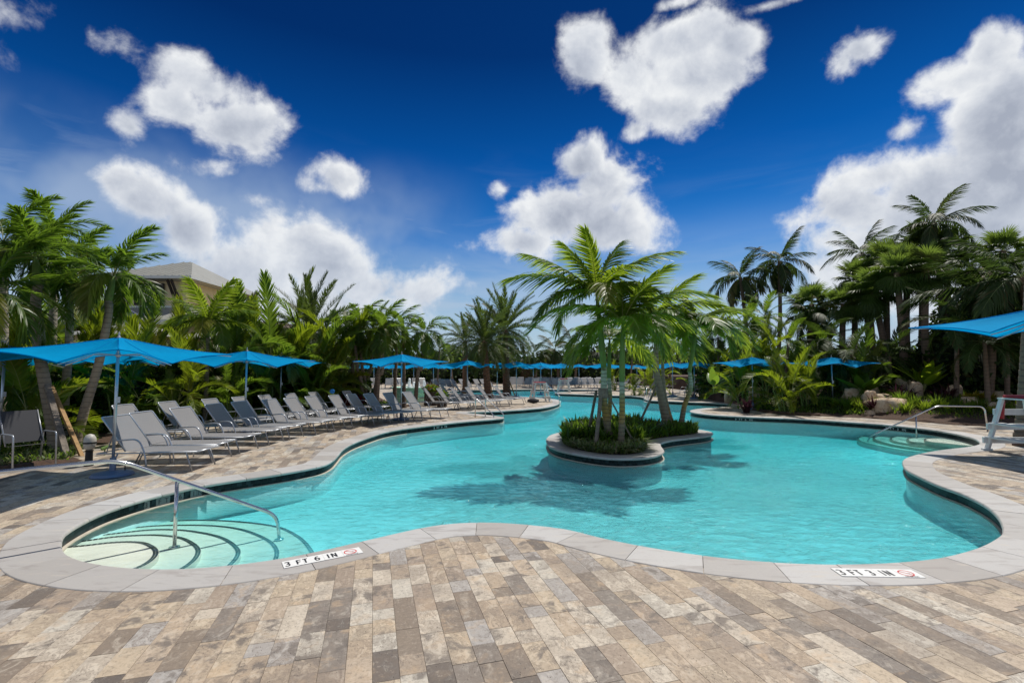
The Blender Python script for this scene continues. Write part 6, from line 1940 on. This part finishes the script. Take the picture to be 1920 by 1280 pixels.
belt('far_tree_belt', 'dark green belt of trees closing the view behind the far umbrellas', sp_, 46000, .46, ('leaf_deep', 'leaf_dark', 'leaf_mid'), 5)
sp_ = [(x + rs.uniform(-.3, .3), 61 + rs.uniform(-1, 1), 3.0 + rs.uniform(-.2, .3), 1.7) for x in np.arange(-30, 36, 1.6)]
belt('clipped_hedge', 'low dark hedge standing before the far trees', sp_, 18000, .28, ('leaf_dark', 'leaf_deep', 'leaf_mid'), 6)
# left undergrowth along the fence
sp_ = []
for (xa, ya, xb, yb, n, h) in ((-15, 8.9, -12.6, 11.2, 8, 1.5), (-12.6, 11.2, -11.8, 14.5, 8, 1.5), (-11.8, 14.5, -10.4, 19.5, 10, 1.7), (-10.4, 19.5, -8.0, 21.5, 5, 1.6), (-8.0, 21.5, -6.6, 22.4, 3, 1.2)):
    for i in range(n):
        t = i / n; sp_.append((xa + (xb - xa) * t + rs.uniform(-.2, .2), ya + (yb - ya) * t, h + rs.uniform(-.25, .4), .75))
belt('hedge_undergrowth', 'dark tangled undergrowth along the fence behind the left loungers', sp_, 26000, .17, ('leaf_deep', 'leaf_dense', 'leaf_mid'), 7, cat='undergrowth')
sp_ = []
for i in range(26):
    x = -34 + i * .95; sp_.append((x, 24.5 + rs.uniform(-1.5, 1.5) + (i * .06), 3.0 + rs.uniform(-.5, .9) - (max(0, i - 24) * .12), 1.3))
belt('tree_screen', 'dark leafy screen of trees behind the left palms', sp_, 24000, .26, ('leaf_deep', 'leaf_dark', 'leaf_mid'), 8)
# right bank mass
sp_ = []
for (px_, d, ty, r) in ((1345, 31, 672, 1.5), (1385, 27, 668, 1.4), (1420, 28, 655, 1.6), (1460, 25.5, 665, 1.4), (1500, 26, 668, 1.4), (1540, 24.5, 672, 1.3), (1560, 27, 655, 1.5), (1600, 25, 668, 1.4), (1640, 24, 665, 1.3), (1670, 26, 650, 1.4), (1700, 24, 660, 1.3), (1740, 24, 650, 1.4),
                       (1780, 23, 610, 1.5), (1790, 21, 640, 1.2), (1820, 22.5, 560, 1.8), (1860, 23, 530, 2.0), (1905, 22, 520, 2.0), (1950, 22, 500, 2.2), (1830, 20, 650, 1.2), (1870, 19.6, 630, 1.3), (1915, 19.4, 610, 1.4), (1960, 19, 600, 1.5), (1745, 21.5, 668, 1.1), (1800, 26, 575, 1.8), (1590, 22.5, 690, 1.0), (1640, 22, 695, 1.0), (1690, 21.8, 695, 1.0), (1760, 20.5, 690, 1.0), (2020, 22, 480, 2.4), (2010, 18, 600, 1.6), (1470, 23.5, 700, 1.0), (1520, 24, 700, 1.0), (1410, 25, 700, 1.0)):
    q = pd(px_, ty, d); sp_.append((q.x, d, q.z, r))
belt('bank_undergrowth', 'dark dense undergrowth and trees filling the right bank', sp_, 46000, .20, ('leaf_deep', 'leaf_dark', 'leaf_dense'), 9, cat='undergrowth')

# ------------------------------------------------------------------ island ground cover
def cover(name, label, poly, n, h, w, mats, seed, lean=.5, keep=None, hf=None, segs=2, parent=None):
    r2 = np.random.RandomState(seed); poly = np.array(poly); lo_, hi_ = poly.min(0), poly.max(0)
    P = r2.uniform(lo_, hi_, (n * 3, 2)); P = P[inside(poly, P)]
    if keep is not None: P = P[keep(P[:, 0], P[:, 1])]
    P = P[:n]; n = len(P)
    a = r2.uniform(0, 6.283, n); o = np.c_[np.cos(a), np.sin(a), np.zeros(n)]; sd = np.c_[-o[:, 1], o[:, 0], np.zeros(n)]
    l = h * r2.uniform(.45, 1.15, n)
    if hf is not None: l *= hf(P[:, 0], P[:, 1])
    ln = lean * r2.uniform(.1, 1.4, n); p0 = np.c_[P, r2.uniform(0, .5, n) * l + np.array([rise(x_, y_) for x_, y_ in P])]
    l = l * .75
    rows = []
    for s in range(segs + 1):
        t = s / segs
        c3 = p0 + o * (l * ln * t * (.4 + .6 * t))[:, None] + np.array([0, 0, 1]) * (l * t * (1 - .3 * ln * t))[:, None]
        ww = w * (.5, 1.0, .06)[s] * .5 if segs == 2 else w * .5
        rows.append(c3 - sd * ww); rows.append(c3 + sd * ww)
    V = np.stack(rows, 1); k = V.shape[1]
    Fq = np.concatenate([np.stack([np.arange(n) * k + 2 * s, np.arange(n) * k + 2 * s + 1, np.arange(n) * k + 2 * s + 3, np.arange(n) * k + 2 * s + 2], 1) for s in range(segs)])
    mi = np.tile(r2.randint(0, len(mats), n), segs)
    o2 = link(name, np_mesh(name, V.reshape(-1, 3), Fq, mats, mi), parent); tag(o2, label, 'ground cover', kind='stuff'); return o2
bedp = np.array([tuple(q) for q in bed_in])
spl = g(1210, 830)[0]
silver_keep = lambda x, y: (y < 11.55) & (x < 3.1)
cover('ground_cover', 'silvery green low ground cover at the near end of the island bed', bedp, 11000, .22, .036, ['leaf_silver', 'leaf_silver', 'leaf_mid'], 11, 1.9, lambda x, y: (y < 11.3 + .25 * np.sin(x * 5)) & (x < 3.2))
cover('ground_cover', 'dark glossy upright foliage across the middle of the island bed', bedp, 4200, .42, .065, ['leaf_deep', 'leaf_dense', 'leaf_mid'], 12, .7, lambda x, y: (y > 11.1 + .25 * np.sin(x * 5)) & (x < 3.7))
cover('ground_cover', 'deep green fine foliage at the right end of the island bed', bedp, 8000, .30, .032, ['leaf_mid', 'leaf_deep', 'leaf_dense'], 13, .8, lambda x, y: x > 3.3)
cover('ground_cover', 'mixed low green leaves round the foot of the left palms', np.array([(-12, 8.1), (-8.9, 8.6), (-8.5, 9.3), (-9.4, 10.6), (-10.2, 12), (-12, 12)]), 7000, .16, .04, ['leaf_silver', 'leaf_mid', 'leaf_deep'], 14, .9)
cover('ground_cover', 'low green plants along the front of the slim palm group', np.array([(-8.4, 17.8), (-6.7, 19.4), (-5.2, 20.5), (-5.1, 22), (-7, 23), (-9, 20)]), 5000, .34, .05, ['leaf_mid', 'leaf_dense', 'leaf_silver'], 15, .8)

# purple-leaved plant in the middle of the island
def tuft_thing(name, label, cat, loc, me, sc=1.0, rz=0.0, group=None):
    o = link(name, me); o.location = loc; o.scale = (sc, sc, sc); o.rotation_euler = (0, 0, rz); tag(o, label, cat, group); return o
PUR = blade_tuft('purple_plant', 60, .45, .07, 'leaf_purple', .1, .8, 4)
p = gz(1222, 798, 12.9, .02); tuft_thing('purple_plant', 'dark purple leaved plant in the middle of the island bed', 'plant', p, PUR, 1.1)
RED = blade_tuft('red_plant', 70, .75, .075, 'leaf_red', .2, .75, 5)
for i, (x, d) in enumerate(((640, 19.6), (662, 20.2), (676, 20.6), (650, 21))):
    tuft_thing('red_plant', ['red leaved plant at the left of the red clump beyond the loungers', 'middle red leaved plant of the clump before the slim palms', 'red leaved plant right against the slim palm trunks', 'red leaved plant at the back of the red clump'][i], 'plant', at(x, d), RED, rnd.uniform(.9, 1.2), i, 'red plants beyond the loungers')

# right bank: rocks, paddles, tufts
def rock(label, x, y, wpx, hpx, seed):
    "x, y: foot of the stone in the photo"
    from mathutils import noise as mn
    p = bank(x, y); k = p.y / 900; w, h, dp_ = wpx * k * 1.15, hpx * k * 1.5, max(.35, wpx * k * .7)
    bm = bmesh.new(); bmesh.ops.create_icosphere(bm, subdivisions=3, radius=1.0)
    for v in bm.verts:
        n = v.co.normalized(); q = n * (1 + .30 * mn.noise(n * 1.5 + Vector((seed * 3.1, 0, 0))) + .16 * mn.noise(n * 3.4 + Vector((0, seed, 0))))
        q.z = min(.78 + .10 * mn.noise(n * 3 + Vector((seed, 0, 0))), q.z)
        v.co = Vector((q.x * w / 2, q.y * dp_ / 2, (q.z + .15) * h * .8))
    me = bpy.data.meshes.new('boulder'); bm.to_mesh(me); bm.free(); me.materials.append(MATS['rock'])
    me.polygons.foreach_set('use_smooth', [True] * len(me.polygons))
    o = link('boulder', me); o.location = (p.x, p.y + dp_ * .3, p.z); o.rotation_euler = (0, 0, random.Random(seed).uniform(-.4, .4)); tag(o, label, 'boulder', 'boulders of the right bank'); return o
rocks = [(1675, 768, 62, 18, 'long flat tan boulder in the middle of the right bank'), (1636, 762, 26, 26, 'upright tan boulder left above the long flat one'), (1634, 744, 34, 24, 'rounded boulder at the foot of the paddle leaved plant'),
         (1655, 724, 44, 22, 'pale boulder high on the bank under the palms'), (1722, 745, 24, 26, 'boulder below the tall bright paddle plant'), (1752, 763, 44, 12, 'low ochre stone right of the long flat boulder'),
         (1833, 738, 50, 17, 'broad grey boulder at the back right of the bank'), (1872, 748, 46, 14, 'flat pale stone behind the yellow leaves'), (1908, 742, 42, 14, 'grey stone at the far right of the rock line'),
         (1796, 746, 26, 22, 'dark brown boulder between paddle plant and grey boulder'), (1824, 760, 34, 14, 'tan stone beneath the yellow leaved plant'), (1872, 764, 54, 9, 'low pale ledge stone near the lifeguard chair'),
         (1418, 748, 22, 20, 'boulder in the shade left of the bushy palm'), (1600, 748, 26, 18, 'small boulder left of the rock line'), (1372, 746, 22, 20, 'boulder at the left tip of the right bank'), (1634, 778, 16, 8, 'small pale stone among the edge plants'), (1652, 754, 54, 14, 'wide tan boulder behind the long flat one'),
         (1700, 734, 34, 22, 'shaded boulder behind the bright paddle plant')]
for i, (x, y, w, h, l) in enumerate(rocks): rock(l, x, y, w, h, i + 1)
def paddle(label, x, by, d, h, n, seed, m='leaf_paddle', wl=.20):
    rs2 = random.Random(seed); p = bank(x, by) if x > 1500 else pd(x, by, d); h = h * p.y / (14.5 if x > 1500 else p.y); root = empty('paddle_plant', (p.x, p.y, max(0, p.z))); tag(root, label, 'plant')
    for i in range(n):
        a = rs2.uniform(0, 6.283); ln = rs2.uniform(.25, 1.0); L = h * rs2.uniform(.7, 1.05); st = L * .42; ll = L * .58
        b = MB(); o = Vector((math.cos(a), math.sin(a), 0)); sd = Vector((-o.y, o.x, 0)).lerp(Vector((rs2.uniform(-1, 1), rs2.uniform(-1, 1), 0)), .3).normalized()
        pts = [o * (L * ln * t * t) + Vector((0, 0, L * t * (1 - .25 * ln * t))) for t in [k / 10 for k in range(11)]]
        b.tube(pts[:5], [.014, .013, .012, .010, .008], 5, 1)
        vs, fs = [], []; K = 7
        for k in range(K):
            q = pts[4 + k] if 4 + k < 11 else pts[-1]; w = wl * h * (.25, .75, 1, 1, .85, .5, .05)[k] * .5
            vs += [q - sd * w + Vector((0, 0, -w * .25)), q, q + sd * w + Vector((0, 0, -w * .25))]
        for k in range(K - 1):
            fs += [(k * 3, k * 3 + 1, k * 3 + 4, k * 3 + 3), (k * 3 + 1, k * 3 + 2, k * 3 + 5, k * 3 + 4)]
        b.add(vs, fs, 0); b.build('leaf', [m, 'rachis_pale'], root, True)
paddle('tall bright green paddle leaved plant standing out in the right bank', 1732, 741, 14.0, 1.15, 11, 1, 'leaf_paddle', .24)
paddle('mid green paddle leaved plant left of the rocks', 1617, 747, 14.6, .95, 12, 2, 'leaf_mid', .30)
paddle('paddle leaved plant at the left end of the bank showing one pale leaf', 1338, 738, 24, 1.5, 9, 3, 'leaf_mid', .24)
paddle('second bright paddle plant right behind the tall one', 1755, 730, 14.8, .95, 8, 4, 'leaf_paddle', .22)
TU = [blade_tuft('grass_tuft', 110, .50, .018, 'leaf_mid', .16, .55, 21), blade_tuft('grass_tuft', 90, .42, .020, 'leaf_royal', .14, .7, 22)]
SM = [blade_tuft('edge_plant', 46, .21, .034, 'leaf_bright', .07, 1.0, 23), blade_tuft('edge_plant', 46, .19, .034, 'leaf_royal', .08, 1.1, 24)]
bro = [blade_tuft('bromeliad', 34, .30, .06, 'leaf_yellow', .06, 1.3, 25), blade_tuft('bromeliad', 50, .55, .06, 'leaf_purple', .1, .9, 26)]
ex = [1418, 1441, 1470, 1500, 1520, 1545, 1568, 1592, 1620, 1648, 1683, 1733, 1769, 1802, 1843, 1880]
for i, x in enumerate(ex):
    y = np.interp(x, [q[0] for q in bed_right_px], [q[1] for q in bed_right_px]) - 6
    p = g(x, y); tuft_thing('edge_plant', ORD[i] + ' small bright plant from the left along the mulch edge of the right bank', 'plant', (p[0], p[1] + .1, .02), SM[i % 2], rnd.uniform(.8, 1.15), i * 1.3, 'small edge plants of the right bank')
gx = [(1540, 764), (1565, 760), (1588, 766), (1612, 765), (1645, 764), (1700, 770), (1715, 762), (1735, 768), (1760, 766), (1778, 770), (1795, 764), (1815, 770), (1838, 768), (1862, 774), (1885, 772), (1905, 776), (1690, 756), (1606, 756)]
for i, (x, y) in enumerate(gx):
    p = bank(x, y + 3); tuft_thing('grass_tuft', ORD[i] + ' grassy tuft in the order planted behind the edge plants of the right bank', 'plant', tuple(p), TU[i % 2], rnd.uniform(1.0, 1.4), i, 'grassy tufts of the right bank')
for i, (x, y, d) in enumerate([(1815, 748, 13.0), (1840, 746, 12.9), (1858, 748, 12.8), (1827, 745, 13.3)]):
    p = bank(x, y + 8); tuft_thing('bromeliad', ['left', 'middle', 'right', 'rear'][i] + ' yellow leaved plant of the bright patch on the rocks', 'plant', (p.x, p.y, p.z + .12), bro[0], 1.3, i, 'yellow leaved plants on the rocks')
for i, (x, y, d) in enumerate([(1680, 740, 14.2), (1700, 745, 14.0), (1765, 745, 13.8), (1780, 742, 14.2), (1640, 765, 13.3), (1400, 765, 19.2)]):
    p = bank(x, y + 8); tuft_thing('bromeliad', ['first', 'second', 'third', 'fourth', 'fifth', 'sixth'][i] + ' dark purple spiky plant among the rocks, reading from the left rock group', 'plant', tuple(p), bro[1], 1.3, i, 'purple spiky plants of the right bank')
cover('ground_cover', 'low green planting under the bushy palm on the right bank', np.array([g(1406, 767), g(1460, 774), g(1545, 778), g(1640, 782), g(1640, 768), g(1560, 760), g(1480, 757), g(1420, 757)]), 9000, .22, .035, ['leaf_mid', 'leaf_dense', 'leaf_deep'], 16, .9)
cover('ground_cover', 'fine green planting between the rocks of the right bank', np.array([bank(*q)[:2] for q in ((1600, 774), (1711, 779), (1861, 788), (1990, 790), (1990, 745), (1840, 735), (1700, 730), (1600, 735))]), 7000, .22, .030, ['leaf_mid', 'leaf_deep', 'leaf_royal'], 17, .7, hf=lambda x, y: .6 + .8 * ((np.sin(x * 3.1) * np.sin(y * 2.3 + x)) > .1))
cover('ground_cover', 'green planting at the left tip of the right bank by the far loungers', np.array([g(1330, 747.5), g(1390, 756), g(1400, 760), g(1480, 757), g(1500, 748), g(1330, 738)]), 6000, .40, .05, ['leaf_mid', 'leaf_bright', 'leaf_deep'], 18, .8)
# broad palm trunk at the right edge
p = pd(1912, 700, 11.2); 
palm('brown ringed palm trunk standing at the right edge behind the lifeguard chair', Vector((p.x, 11.2, 0)), pd(1975, -160, 11.2), 'deep', 8, 1.4, 'palm_tree', (.17, .14), .02, 0, 'trunk_brown', None, None, 131, -20, 80, 7, .03)
# a few things left on the terrace
def bag():
    p = g(984, 756); b = MB(); blob_core(b, (0, 0, .13), .32, .18, .13, 3); o = b.build('beach_bag', 'dark_bag', None, True); o.location = (p[0] + .45, p[1], 0); tag(o, 'dark beach bag lying at the foot end of the last peninsula lounger', 'bag')
bag()
p = pd(623, 735, 18.0)
b = MB(); b.lathe([(.02, -.01), (.07, 0), (.09, .01), (.07, .03), (.02, .035)], 16); b.build('life_ring', 'towel_blue', None)
o = bpy.data.objects['life_ring']; o.location = (p.x, 18.0, .95); o.rotation_euler = (R(80), 0, R(20)); tag(o, 'small blue round sign in the planting beyond the back row', 'sign')
